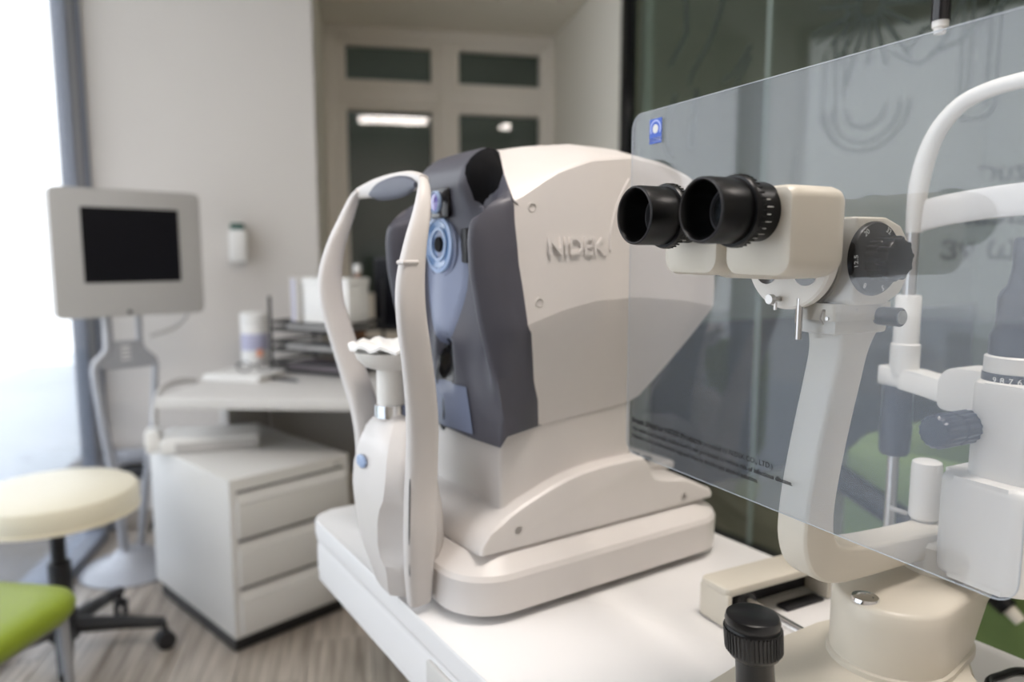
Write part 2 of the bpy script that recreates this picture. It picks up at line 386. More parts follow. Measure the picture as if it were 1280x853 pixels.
obj('line_drawing', bm, 'print', W3)
# ceiling light panels, and an added fill for the hall
def lamp(a, b, label, loc=None):
    t = thing('ceiling_light', label, 'lamp', (a, b, HC), RZ, 'ceiling light panels')
    bm = B(); prism(bm, rrect(0, 0, .86, .52, .12), -.035, 0); obj('lamp_housing', bm, 'white', t)
    bm = B(); prism(bm, rrect(0, 0, .78, .44, .10), -.042, -.034); obj('lamp_diffuser', bm, 'lamp', t); return t
l1 = lamp(.36, .48, 'rounded ceiling light panel seen reflected in the left alcove pane')
l2 = clone(l1, (1.84, .655, HC), RZ, 'short rounded ceiling light panel seen reflected in the right alcove pane'); l2.scale = (.5, .8, 1)
hall_fill = clone(l1, G(1.5, 2.0, 2.85), GZ, 'added unseen light panel brightening the hall behind the glass partition'); hall_fill.scale = (.95, .8, 1)  # added panel out of view, there only to brighten the hall wall

TZ = .76
# ------------------------------------------------------------------ instrument table (frame D: a across, b along, away from camera)
DO = (-.10985, .88024, 0); DAZ = 56.9; DZ = 90 - DAZ; D = frame(DO, DAZ)
t = thing('instrument_table', 'long white instrument table carrying the autorefractor and the slit lamp', 'table', D(.2, -.25), DZ)
o_ = (-.2, .25, 0)
bm = B(); prism(bm, rrect(.2025, -.34, .489, 1.36, .035, 5), TZ - .032, TZ, r=.006, seg=3, only='cap'); obj('tabletop', bm, 'table', t, off=o_)
bm = B(); prism(bm, rrect(.2025, -.34, .485, 1.356, .034, 5), TZ - .098, TZ - .034, r=.012, seg=3, only='cap'); obj('apron', bm, 'table', t, off=o_)
obj('edge_trim', bx((-.0425, -.45, TZ - .060), (.006, .72, .040), .002), 'cab', t, off=o_)
obj('lifting_column', bx((.2, -.25, .37), (.14, .20, .62), .01), 'cab', t, off=o_)
obj('lifting_column', bx((.2, -.25, .20), (.17, .23, .34), .01), 'table', t, off=o_)
obj('foot', bx((.2, -.25, .035), (.46, .62, .05), .015), 'table', t, off=o_)

# ------------------------------------------------------------------ autorefractor
t = thing('autorefractor', 'white and slate grey autorefractor with forehead rest on the instrument table', 'eye tester', D(0, 0, TZ), DZ)
AR = t
# base plinth
bm = B(); rings = []
for z, ins in ((.009, .006), (.012, .001), (.052, 0), (.058, .003), (.071, .019), (.077, .026)):
    rings.append([(x, y, z) for x, y in rrect(.199, 0, .436 - 2 * ins, .276 - 2 * ins, .062 - ins * .6, 8)])
loft(bm, rings); base = obj('base_plinth', bm, 'shell', t, 24)
for x in (.05, .36):
    for y in (-.09, .09): obj('rubber_foot', lathe(B(), [(.012, 0), (.013, .002), (.012, .010)], 12, c=(x, y, 0)), 'dark', base)
obj('base_recess', bx((.036, -.062, .0775), (.046, .034, .004), .0015), 'dark', base)
# skirt of the sliding stage
prof = [(.012, .0785), (.014, .088), (.024, .101), (.041, .1125), (.054, .119), (.070, .1265), (.089, .1335), (.113, .142), (.137, .1485), (.162, .153), (.188, .1555), (.246, .1575), (.262, .156), (.270, .148), (.276, .134), (.284, .125), (.305, .119), (.345, .1125), (.392, .090), (.396, .084), (.395, .0785)]
bm = B(); rings = []
for b, ins, dz in ((-.118, .004, -.004), (-.1155, .001, -.001), (-.112, 0, 0)): pass
seq = [(-.1175, .006), (-.1165, .0025), (-.113, .0)]
for b, ins in seq + [(-.05, -.002), (0, -.004), (.05, -.002)] + [(-b, i) for b, i in seq[::-1]]:
    rings.append([(x + (ins if i < 4 else (-ins if i > 14 else 0)), b, z - (ins if 2 < i < 19 else 0)) for i, (x, z) in enumerate(prof)])
loft(bm, rings); sk = obj('stage_skirt', bm, 'shell', t, 30)
for x, z in ((.064, .099), (.337, .0885)):
    lathe(bm := B(), [(.0062, 0), (.0062, .0006), (.005, .0008), (.0046, .0003), (0, .0003)], 20, '-y', (x, -.1172, z)); obj('screw_cap', bm, 'shell2', sk)
# keypad at the back of the stage
bm = B(); box(bm, (.33, 0, .118), (.075, .14, .012), .004); obj('control_panel', bm, 'shell2', t)
bm = B()
for i, y in enumerate((-.045, -.02, .005, .03)): box(bm, (.33, y, .126), (.018, .015, .006), .002)
obj('control_button', bm, 'mdark', t)
bm = B(); lathe(bm, [(.012, .118), (.010, .128), (.011, .140), (.009, .146), (0, .147)], 16, c=(.30, .02, 0)); obj('joystick', bm, 'mdark', t)
# neck
bm = B(); prism(bm, rrect(.155, 0, .205, .190, .006, 3), .100, .30); obj('neck', bm, 'shell', t)
# ---- head shell: lofted from the mask border to the back
FA = [(.214, .100), (.273, .077), (.329, .0625), (.341, .059), (.41, .0496), (.477, .0465)]        # z -> a of the mask border on the side
crz = [(.0465, .477), (.0654, .4855), (.09, .501), (.1145, .5145), (.1607, .5295), (.2227, .537), (.276, .531), (.32, .518), (.335, .510)]
tkz = [(.057, .3406), (.112, .357), (.159, .3655), (.2266, .368), (.30, .362), (.36, .352)]
btz = [(.100, .215), (.186, .2225), (.244, .2265), (.268, .234)]
shz = [(.072, .5385), (.115, .5485), (.175, .556), (.24, .5555), (.311, .541), (.335, .530)]
tpz = [(.09, .547), (.13, .555), (.18, .5605), (.24, .5605), (.31, .546), (.338, .533)]
def head_ring(u, shrink=0):
    def l(a, b): return a + (b - a) * u
    pts = []
    a = l(.088, .338); pts.append((a, 0, interp(tpz, a)))
    a = l(.082, .337); pts.append((a, -.032, interp(tpz, a) - .0015))
    a = l(.072, .335); pts.append((a, -.062, interp(shz, a)))
    a = l(.0598, .335); z1 = interp(shz, a + .01); pts.append((a, -.093, (interp(shz, a + .01) * .42 + interp(crz, a) * .58) + .004))
    a = l(.0475, .335); zc = interp(crz, a); pts.append((a, -.1235, zc + .0020))
    pts.append((l(.0468, .336), -.1262, zc - .002))
    zt = None
    for k in range(1, 6):
        f = k / 6; z0 = zc - .002
        at = l(.058, .360); zt = interp(tkz, at)
        z = z0 + (zt - z0) * f
        af = interp(FA, .477 + (.341 - .477) * f); ab = .336 + .031 * sin(min(1, f * 1.25) * pi / 2) - .006 * f * f
        pts.append((l(af, ab), -.1262 - .0118 * f ** .8, z))
    at = l(.058, .360); zt = interp(tkz, at); pts.append((at, -.138, zt))
    for f, bb in ((.04, .1372), (.35, .1262), (.7, .1115), (1, .0975)):
        ab = .360 + (.268 - .360) * f ** 1.05; af = interp(FA, .341 + (.214 - .341) * f)
        a = l(af, ab); zb = interp(btz, l(.100, .268)); pts.append((a, -bb, zt + (zb - zt) * f))
    pts.append((l(.102, .262), -.088, interp(btz, l(.1, .268)) - .002))
    return pts
bm = B(); rings = []
N_ = 18
for i in range(N_ + 1):
    u = i / N_; h = head_ring(u); rings.append(h + [(a, -b, z) for a, b, z in h[::-1] if b != 0])
for sc_, da in ((.97, .004), (.86, .009), (.5, .013)):
    h = head_ring(1); cz = .40
    hh = [(.338 + (a - .338) * sc_ + da, b * sc_, cz + (z - cz) * sc_) for a, b, z in h]
    rings.append(hh + [(a, -b, z) for a, b, z in hh[::-1] if b != 0])
loft(bm, rings, cap0=True); shell = obj('head_shell', bm, 'shell', t, 24)
for e in shell.data.edges:
    p, q_ = (shell.data.vertices[v].co for v in e.vertices)
    if abs(abs(p.y) - .138) < 5e-5 and abs(abs(q_.y) - .138) < 5e-5 and p.y * q_.y > 0: e.use_edge_sharp = True
# ---- mask
WG = [(.205, .047), (.245, .0385), (.285, .0315), (.349, .0143), (.40, .0050), (.435, .003), (.455, .006), (.468, .014), (.478, .026)]
def zt_(b): b = abs(b); return .533 - .003 * (b / .06) ** 2 - .053 * sstep(.060, .108, b)
def zb_(b): return .204 - .004 * min(1, abs(b) / .06)
def face_a(b, z):
    ab = abs(b); w = interp(WG, min(z, .468 if ab < .1 else 1))
    c = .0275 - .004 * sstep(.44, .50, z) - .006 * (ab < .001) * 0
    c += .011 * (ab / .055) ** 2 * sstep(.50, .44, z) * sstep(.24, .30, z)     # centre bulges towards the patient
    g = .044
    if z > .455: w = w + (.05 - w) * sstep(.455, .485, z)
    if z > .44: g = g + .008 * sstep(.44, .49, z)
    lo = sstep(.31, .25, z); c += .004 * lo
    if ab < .055: a = c
    elif ab < .082: a = c + (g - c) * sstep(.055, .082, ab)
    else: a = g + (w - g) * sstep(.084, .108, ab)
    if z < .30:
        k = sstep(.30, .235, z); flat = .030 + .012 * (ab / .112); a = a + (flat - a) * k
    a += .020 * sstep(.024, .006, ab) * sstep(.325, .305, z) * sstep(.245, .29, z)   # scoop under the lens
    if z > .50: a += .018 * ((z - .50) / .033) ** 2.2
    return a
NB, NZ = 44, 44
bm = B(); rows = []
for i in range(NZ + 1):
    f = i / NZ; row = []
    zs = .214 + (.477 - .214) * f
    def sb(z): return interp([(.214, .099), (.25, .1132), (.30, .1290), (.336, .1390), (.345, .1390), (.385, .1362), (.43, .1325), (.477, .1278)], z)
    side = [(interp(FA, zs) + .012, -sb(zs) + .004, zs), (interp(FA, zs), -sb(zs), zs), ((interp(FA, zs) + interp(WG, zs)) / 2, -sb(zs) * .5 - .0605, zs), (interp(WG, zs) + .004, -.1165 - (.0 if zs > .25 else 0), zs - .001)]
    row += side
    for j in range(NB + 1):
        b = -.1125 + .225 * j / NB; z = zb_(b) + (zt_(b) - zb_(b)) * f; row.append((face_a(b, z), b, z))
    row += [(a, -b, z) for a, b, z in side[::-1]]
    rows.append(row)
# crown: back from the mask's top edge to the shell
for g in (.35, .7, 1.0, 1.25):
    row = []
    for (a, b, z) in rows[NZ]:
        ab = min(abs(b), .1275)
        ea = interp([(0, .088), (.032, .082), (.062, .072), (.093, .0598), (.1275, .0468)], ab)
        ez = interp([(0, .547), (.032, .5455), (.062, .5385), (.093, .509), (.1275, .4785)], ab) + .0012
        gg = min(g, 1); bulge = .006 * sin(gg * pi) * sstep(.12, .05, ab)
        row.append((a + (ea - a) * gg + (.01 if g > 1 else 0), b, z + (ez - z) * gg + bulge - (.006 if g > 1 else 0)))
    rows.append(row)
loft(bm, rows, closed=False); mask = obj('face_mask', bm, 'mask', t, 50)
# lighter centre panel
bm = B(); rings = []
for k in range(9):
    s = k / 8; ring = []
    for i in range(40):
        th = 2 * pi * i / 40; by = .054 * cos(th) * s * (1 - .28 * sstep(0, -1, sin(th))); z = .395 + (.072 if sin(th) > 0 else .098) * sin(th) * s
        ring.append((face_a(by, z) - .0022 + (.0045 if k == 8 else 0), by, z))
    rings.append(ring)
loft(bm, rings, cap0=True, cap1=False); obj('centre_panel', bm, 'mask2', t, 50)
bm = B(); rings = []
for k in range(7):
    s = k / 6; ring = []
    for i in range(28):
        th = 2 * pi * i / 28; by = .006 + .024 * cos(th) * s * (1 - .25 * sin(th)) + .008 * (-sin(th)) * s; z = .262 + .066 * sin(th) * s
        ring.append((face_a(by, z) - .0016 + (.004 if k == 6 else 0), by, z))
    rings.append(ring)
loft(bm, rings, cap1=False); obj('nose_relief', bm, 'gloss', t, 50)
# lower chin plate, bluish
bm = B(); rows = []
for i in range(13):
    z = .206 + (.262 - .206) * i / 12; w0, w1 = -.062 + .012 * i / 12, .068
    rows.append([(face_a(w0 + (w1 - w0) * j / 14, z) - .0018, w0 + (w1 - w0) * j / 14, z) for j in range(15)])
loft(bm, rows, closed=False); obj('chin_plate', bm, 'mask2', t, 50)
# measuring lens
LZ = .432; la = face_a(0, LZ)
bm = B(); lathe(bm, [(.0385, 0), (.0385, .004), (.036, .006), (.0345, .004)], 40, '-x', (la + .004, 0, LZ - .004)); ln = obj('lens_rim', bm, 'mask2', t)
bm = B(); lathe(bm, [(.0345, .0), (.0345, .0085), (.030, .0095), (.030, .006), (.024, .006)], 40, '-x', (la + .004, 0, LZ)); obj('lens_ring', bm, 'bluering', ln)
bm = B(); lathe(bm, [(.029, 0), (.029, .009), (.021, .007), (.0205, .0085), (.017, .0085), (.0165, .006), (.011, .005), (0, .005)], 40, '-x', (la + .004, 0, LZ)); obj('lens', bm, 'bluelens', ln)
bm = B(); lathe(bm, [(.0098, .004), (.0092, .0092), (0, .0092)], 28, '-x', (la + .004, 0, LZ)); obj('aperture', bm, 'hole', ln)
for y in (-.047, .047):
    obj('light_window', bx((face_a(y * .9, LZ) + .001, y, LZ - .002), (.006, .014, .040), .0015), 'dark', t)
obj('light_window', bx((face_a(-.082, LZ - .004) - .001, -.0795, LZ - .006), (.004, .011, .036), .001), 'dark', t)
# upper sensor window
ua = face_a(0, .482)
obj('sensor_window', bx((ua - .002, -.0105, .4805), (.006, .043, .036), .0028, 3), 'gloss', t)
bm = B(); lathe(bm, [(.0135, 0), (.0135, .003), (.0115, .0045), (.0105, .003)], 32, '-x', (ua - .0045, -.0045, .482)); s_ = obj('sensor_ring', bm, 'bluering', t)
bm = B(); lathe(bm, [(.0112, 0), (.010, .0034), (.006, .0042), (0, .0046)], 32, '-x', (ua - .0045, -.0045, .482)); obj('sensor_lens', bm, 'purple', s_)
for y, z, r_ in ((-.070, .468, .0075), (-.088, .318, .006)):
    bm = B(); lathe(bm, [(r_, 0), (r_, .0022), (r_ * .75, .0032), (r_ * .7, .001), (0, .001)], 20, '-x', (face_a(y, z) + .001, y, z)); obj('screw', bm, 'mask', t)
# glossy black grip recess on the crown
def crown_pt(b, t):
    if t <= 0:
        f = 1 + t * .14; z = zb_(b) + (zt_(b) - zb_(b)) * f; return Vector((face_a(b, z), b, z))
    z = zt_(b); a = face_a(b, z); ab = abs(b)
    ea = interp([(0, .088), (.032, .082), (.062, .072), (.093, .0598), (.1275, .0468)], ab)
    ez = interp([(0, .547), (.032, .5455), (.062, .5385), (.093, .509), (.1275, .4785)], ab) + .0012
    return Vector((a + (ea - a) * t, b, z + (ez - z) * t + .006 * sin(t * pi) * sstep(.12, .05, ab)))
bm = B(); rows = []
for i in range(11):
    t_ = -1 + 1.98 * i / 10; b0 = -.066 + .012 * sstep(-1, .2, t_); b1 = -.0735 - .018 * sstep(-1, .3, t_)
    rows.append([crown_pt(b0 + (b1 - b0) * j / 8, t_) + Vector((-.5, -.5, .7)) * (.0016 if 0 < i < 10 and 0 < j < 8 else .0002) for j in range(9)])
loft(bm, rows, closed=False); obj('grip_recess', bm, 'hole', t, 50)
# side details: screws, raised name, vent arcs
for x, z in ((.074, .4715), (.0785, .3665)):
    bm = B(); lathe(bm, [(.0058, 0), (.0058, .0012), (.0045, .0016), (.004, .0004), (0, .0004)], 20, '-y', (x, -.1361 if z < .4 else -.1278, z)); obj('screw', bm, 'shell2', shell)
text('NIDEK', .0285, basis((1, 0, 0), (0, .065, 1), (.0905, -.1354, .4195)), 'raised_name', 'shell', shell, .0014, .0006, label='raised maker name on the side')
for i in range(4):
    bm = B(); tube(bm, [(.232 - .011 * i + .018 * (1 - f) ** 2 * (-1), -.1340 + .0055 * f, .452 + (.512 - .012 * abs(i - 1.5) - .452) * f) if i else (.182 + .034 * f ** 2, -.1348 + .0062 * f, .425 + .085 * f) for f in [k / 8 for k in range(9)]], .0016, 8)
    bmesh.ops.translate(bm, vec=(.012 * i, 0, 0), verts=bm.verts); obj('vent_rib', bm, 'shell', shell)
# ---- head support of the autorefractor: column, arms, forehead pad, chin cup
def colring(z, hb, a0, a1, cut, cb=0):
    """plan outline at height z, near front corner cut back by cut"""
    c2 = .012
    return [(a0, cb + hb - c2, z), (a0 + c2, cb + hb, z), (a1 - c2, cb + hb, z), (a1, cb + hb - c2, z), (a1, cb - hb + c2, z), (a1 - c2, cb - hb, z),
            (a0 + c2 + cut, cb - hb, z), (a0 + c2 * .6 + cut * .72, cb - hb + c2 * .3 + cut * .35, z), (a0 + cut * .3, cb - hb + c2 + cut * .9, z), (a0, cb - hb + c2 + cut * 1.15, z)]
bm = B(); rings = []
for z, hb, a0, a1, cut in ((.010, .036, -.062, .000, .004), (.018, .044, -.066, .002, .006), (.045, .055, -.072, .002, .004), (.056, .060, -.075, .002, .006), (.064, .064, -.077, .002, .016), (.080, .070, -.079, .001, .022), (.110, .077, -.081, -.002, .022),
                           (.128, .080, -.082, -.005, .016), (.140, .082, -.082, -.008, .008), (.165, .081, -.080, -.012, .004), (.190, .074, -.075, -.014, .004), (.212, .064, -.068, -.016, .004), (.222, .056, -.062, -.018, .003), (.226, .046, -.056, -.022, .002)):
    rings.append(colring(z, hb * .78, a0 + .006, a1, cut, -.006))
loft(bm, rings); col = obj('support_column', bm, 'shell', t, 42)
bm = B(); tube(bm, [(-.058, -.083, .214), (-.0565, -.0865, .206), (-.0600, -.0870, .165), (-.0600, -.0835, .11), (-.0560, -.0745, .062), (-.0490, -.0625, .02)], .0009, 6); obj('seam', bm, 'mdark', col)
bm = B(); lathe(bm, [(.0105, 0), (.0105, .003), (.008, .0045), (0, .0045)], 24, '-x', (-.0738, .016, .172), None); bmesh.ops.scale(bm, vec=(1, 1.25, .75), verts=bm.verts, space=Matrix.Translation((.0738, -.016, -.172))); obj('height_button', bm, 'bluering', col)
AP = [(.090, -.0440, .4985, .003, .004), (.100, -.047, .488, .0055, .0062), (.110, -.055, .462, .0075, .0088), (.117, -.066, .430, .008, .0115), (.120, -.0735, .392, .008, .0148), (.118, -.072, .355, .008, .0158), (.110, -.063, .312, .0082, .0164), (.098, -.053, .265, .009, .0172), (.086, -.046, .228, .010, .0178), (.077, -.043, .190, .0105, .0182), (.073, -.043, .150, .010, .0190), (.070, -.043, .105, .010, .0190), (.061, -.041, .060, .010, .0170), (.050, -.036, .014, .009, .0140)]
for s in (1, -1):
    bm = B(); tube(bm, [(a, s * b - .006, z) for b, a, z, w, r_ in AP], [p[4] for p in AP], 18, up=(1, 0, 0), rx=[p[3] for p in AP], k=4, pw=.62); arm = obj('support_arm', bm, 'shell', t, 60)
    bm = B(); tube(bm, [(-.085, s * .117 - .006, .412), (-.084, s * .1265 - .006, .412), (-.068, s * .1265 - .006, .412)], .0024, 8)
    if s < 0: obj('eye_level_mark', bm, 'shell', arm)
bm = B(); tube(bm, [(-.040, .091, .4965), (-.034, .05, .5005), (-.032, 0, .502), (-.034, -.05, .5005), (-.040, -.091, .4965)], [.0070, .0112, .0122, .0112, .0070], 16, up=(0, 0, 1), rx=.006, k=5, pw=.7); obj('forehead_band', bm, 'shell', t, 60)
bm = B(); tube(bm, [(-.0425, .050, .4925), (-.0400, .028, .4945), (-.0390, -.012, .4955), (-.0425, -.055, .4945), (-.0475, -.087, .4930)], [.003, .0105, .013, .0105, .003], 14, up=(0, 0, 1), rx=[.002, .005, .006, .005, .002], k=5); obj('forehead_pad', bm, 'padgrey', t, 60)
bm = B(); lathe(bm, [(.0185, .225), (.0205, .226), (.0205, .241), (.0185, .242)], 28, c=(-.040, .004, 0)); obj('post_collar', bm, 'chrome', t)
bm = B(); lathe(bm, [(.0172, .224), (.0172, .288), (.030, .296)], 28, c=(-.040, .004, 0)); obj('chin_post', bm, 'cream2', t)
bm = B(); lathe(bm, [(.016, .283), (.030, .287), (.040, .297), (.043, .305), (.040, .306), (.028, .299), (0, .297)], 32, c=(-.040, .004, 0)); cup = obj('chin_cup', bm, 'cream2', t)
bm = B(); rings = []
for k in range(8):
    r_ = .006 + .040 * k / 7; rings.append([(-.040 + r_ * cos(2 * pi * i / 36) * (1 + .10 * sin(3 * pi * i / 18) * k / 7), .004 + r_ * sin(2 * pi * i / 36) * (1 + .22 * (abs(sin(2 * pi * i / 36)) > .93) * k / 7), .3035 + .012 * (k / 7) ** 2 + .0028 * sin(i * 1.7) * (k / 7) - .006 * (k == 7)) for i in range(36)])
rings2 = [[(x, y, z + .004) for x, y, z in r] for r in rings[::-1]]
loft(bm, rings + rings2, True, True); obj('chin_paper', bm, 'paper', t, 40)

# ------------------------------------------------------------------ slit lamp (frame S: a = viewing axis, b to the left)
SO = (.13947, .50717, TZ); SAZ = 63; SZ = 90 - SAZ; S = frame(SO, SAZ)
c0 = (.245, .038, 0); t = thing('slit_lamp', 'cream slit lamp microscope with black eyepieces at the near end of the table', 'microscope', S(*c0), SZ)
n_ = (-c0[0], -c0[1], 0)
def sp(name, bm, m, parent=t, ang=35, label=None): return obj(name, bm, m, parent, ang, n_, label=label)
EZ = .4500
for y in (0, .075):
    bm = B(); lathe(bm, [(0, .018), (.0150, .0175), (.0165, .014), (.0192, -.006), (.0203, -.0118), (.0212, -.0128), (.0224, -.0122), (.0229, -.009), (.0229, .0155), (.0222, .017), (.0222, .019)], 48, 'x', (0, y, EZ)); ec = sp('eyepiece', bm, 'rubber')
    bm = B(); lathe(bm, [(.0222, .0150), (.0248, .0155), (.0256, .0175), (.0252, .0205), (.0232, .0225), (.0212, .024), (.0210, .0425), (.019, .043)], 48, 'x', (0, y, EZ), cap=False); sp('focus_ring', bm, 'rubber', ec)
    bm = B()
    for i in range(40):
        a = 2 * pi * i / 40; box(bm, (0, 0, 0), (.005, .0012, .0012), 0, 1, Matrix.Translation((.0205, y + .0250 * cos(a), EZ + .0250 * sin(a))))
    sp('grip_ribs', bm, 'rubber', ec)
    bm = B(); lathe(bm, [(.0135, .0125), (.0120, .0105), (.006, .0085), (0, .008)], 32, 'x', (0, y, EZ), cap=False); sp('eye_lens', bm, 'lensglass', ec)
    bm = B(); lathe(bm, [(.0168, .0118), (.0160, .010), (.0142, .010), (.0136, .0125)], 36, 'x', (0, y, EZ), ring=True); sp('lens_retainer', bm, 'mdark', ec)
    bm = B(); lathe(bm, [(.0205, -.0124), (.0212, -.0134), (.0219, -.0127)], 48, 'x', (0, y, EZ), ring=True); sp('rim_line', bm, 'mdark', ec)
    bm = B()
    for i in range(7):
        a = rad(160 + i * 14); tube(bm, [(.028, y + .0211 * cos(a), EZ + .0211 * sin(a)), (.0315 + .002 * (i % 2), y + .0211 * cos(a), EZ + .0211 * sin(a))], .0003, 5)
    sp('scale_mark', bm, 'ink', ec)
def hull2(y0, y1, z0, z1, rt, rb, n=6):
    out = []
    for cx, cz, r, a0 in ((y1 - rt, z1 - rt, rt, 0), (y0 + rt, z1 - rt, rt, 90), (y0 + rb, z0 + rb, rb, 180), (y1 - rb, z0 + rb, rb, 270)):
        for i in range(n + 1):
            a = rad(a0 + 90 * i / n); out.append((cx + r * cos(a), cz + r * sin(a)))
    return out
def prism_box(y0, y1, a0, a1, z0, z1, rt, rb, taper=.004):
    bm = B(); rings = []
    for a, ins in ((a0, .006), (a0 + .0018, .0018), (a0 + .006, 0), (a1 - .016, 0), (a1 - .009, .0014), (a1 - .004, .0045), (a1 - .001, .009), (a1, .014)):
        rings.append([(a, y, z) for y, z in hull2(y0 + ins, y1 - ins, z0 + ins, z1 - ins, max(rt - ins * .5, .002), max(rb - ins * .5, .002))])
    return loft(bm, rings)
sp('prism_housing', prism_box(-.030, .034, .041, .103, .4035, .4680, .009, .013), 'cream')
sp('prism_housing', prism_box(.042, .106, .041, .103, .4035, .4680, .009, .013), 'cream')
bm = B(); box(bm, (.095, .038, .427), (.07, .066, .052), .010, 3); sp('binocular_body', bm, 'cream')
bm = B(); lathe(bm, [(.0, .126), (.043, .126), (.045, .1275), (.045, .1345), (.043, .136)], 48, 'x', (0, .050, .419)); ds = sp('mounting_disc', bm, 'cream2')
for y in (.030, .071):
    bm = B(); lathe(bm, [(.0125, .1255), (.0118, .1262), (0, .1262)], 28, 'x', (0, y, .407)); sp('objective_window', bm, 'lensglass', ds)
bm = B(); lathe(bm, [(.0040, .113), (.0042, .1135), (.0042, .1175), (.0030, .118), (.0022, .1185), (.0022, .127)], 20, 'x', (0, .0555, .3825)); tube(bm, [(.119, .0535, .380), (.119, .0535, .3735)], .0015, 8); sp('locking_screw', bm, 'steel', ds)
bm = B(); lathe(bm, [(.034, .1425), (.034, .19), (.030, .195)], 48, 'x', (0, .046, .4105)); sp('magnifier_drum', bm, 'cream')
bm = B(); prism(bm, [(.146, .382), (.146, .4495), (.181, .4495), (.200, .443), (.2105, .430), (.2125, .402), (.203, .388), (.186, .3795), (.15, .3795)], .0, .092, 'xz', .004, 3); mb = sp('microscope_body', bm, 'cream')
def gear(r0, r1, n, k=4):
    out = []
    for i in range(n):
        for j in range(k):
            a = 2 * pi * (i + j / k) / n; out.append(((r1 if j in (1, 2) else r0) * cos(a), (r1 if j in (1, 2) else r0) * sin(a)))
    return out
DX, DZ_ = .1660, .4165
bm = B(); lathe(bm, [(.0295, 0), (.0295, .002), (.0282, .0042), (.0172, .0048), (.0168, .0048)], 48, '-y', (DX, -.0002, DZ_)); dl = sp('magnification_dial', bm, 'rubber')
bm = B(); g = gear(.0158, .0170, 18); rings = [[(DX + x * f, -b, DZ_ + z * f) for x, z in g] for b, f in ((.003, 1), (.0145, 1), (.0155, .97))]
loft(bm, rings); sp('dial_knob', bm, 'rubber', dl)
bm = B(); g = gear(.0160, .0178, 10, 6); rings = [[(DX + x * f, -b, DZ_ + z * f) for x, z in g] for b, f in ((.0150, .97), (.0158, 1), (.0225, 1), (.0240, .95), (.0243, .86))]
loft(bm, rings); sp('dial_grip', bm, 'rubber', dl)
for body, ang in (('12.5', 185), ('20', 125), ('32', 62), ('8', 238), ('5', 290)):
    a = rad(ang); cx, cz = DX + .0228 * cos(a), DZ_ + .0228 * sin(a)
    ux = (-sin(a), 0, cos(a)); uy = (-cos(a), 0, -sin(a)) ; ux = (sin(a) * -1, 0, cos(a))
    o = text(body, .0062, basis((sin(a), 0, -cos(a)), (cos(a), 0, sin(a)), (cx - c0[0], -.0047 - c0[1], cz)), 'dial_number', 'ink', dl, .0001, 0, 'CENTER', label='white dial number')
# neck block under the microscope and its small clamps
bm = B(); prism(bm, rrect(.175, .032, .070, .044, .006), .366, .3800); box(bm, (.1745, .032, .3615), (.064, .040, .014), .003); sp('neck_block', bm, 'cream')
bm = B(); lathe(bm, [(.0075, 0), (.0078, .003), (.0078, .020), (.007, .021), (0, .021)], 20, '-y', (.194, .012, .3690)); kb = sp('clamp_knob', bm, 'rubber')
bm = B(); lathe(bm, [(.0058, .0205), (.0058, .022), (0, .022)], 20, '-y', (.194, .012, .3690)); sp('knob_cap', bm, 'steel', kb)
bm = B(); tube(bm, [(.128, .036, .384), (.128, .036, .350)], .0026, 12); tube(bm, [(.132, .040, .384), (.132, .040, .363)], .003, 10); sp('hanging_pin', bm, 'steel')
bm = B(); tube(bm, [(.138, .022, .3745), (.165, .0095, .3750)], .0007, 6); tube(bm, [(.138, .022, .3745), (.137, .023, .368), (.1385, .021, .363)], .0008, 6); lathe(bm, [(.0016, 0), (.0016, .001), (0, .001)], 10, '-x', (.140, .018, .368)); sp('spring_wire', bm, 'steel')
# the bent microscope arm: rounded section swept along its centre line
AC = [(0.1794, 0.0348, 0.3654, 0.033, 0.0206), (0.1789, 0.0348, 0.3573, 0.0247, 0.0185), (0.1782, 0.0364, 0.3408, 0.0191, 0.0173), (0.1776, 0.0412, 0.3121, 0.018, 0.017), (0.173, 0.046, 0.2692, 0.0175, 0.017), (0.164, 0.046, 0.2276, 0.0173, 0.017), (0.1595, 0.046, 0.1964, 0.0175, 0.017), (0.161, 0.0465, 0.1704, 0.0187, 0.017), (0.172, 0.047, 0.1517, 0.0191, 0.017), (0.194, 0.048, 0.1418, 0.017, 0.017), (0.233, 0.049, 0.1382, 0.0155, 0.017), (0.288, 0.05, 0.1361, 0.0139, 0.0175), (0.348, 0.051, 0.134, 0.0134, 0.0191), (0.39, 0.052, 0.133, 0.0134, 0.0206)]
bm = B()
P = [Vector(p[:3]) for p in AC]
q = smooth_path([p[:3] for p in AC], 4); w = [(v[0], v[1]) for v in smooth_path([(p[3], p[4], 0) for p in AC], 4)]
rings = []
for i, p in enumerate(q):
    tn = (q[min(i + 1, len(q) - 1)] - q[max(i - 1, 0)]).normalized(); u = Vector((0, 1, 0)); s = tn.cross(u)
    rings.append([p + s * x + u * y for x, y in rrect(0, 0, 2 * w[i][0], 2 * w[i][1], .0045, 3)])
loft(bm, rings); sp('microscope_arm', bm, 'cream', ang=30)
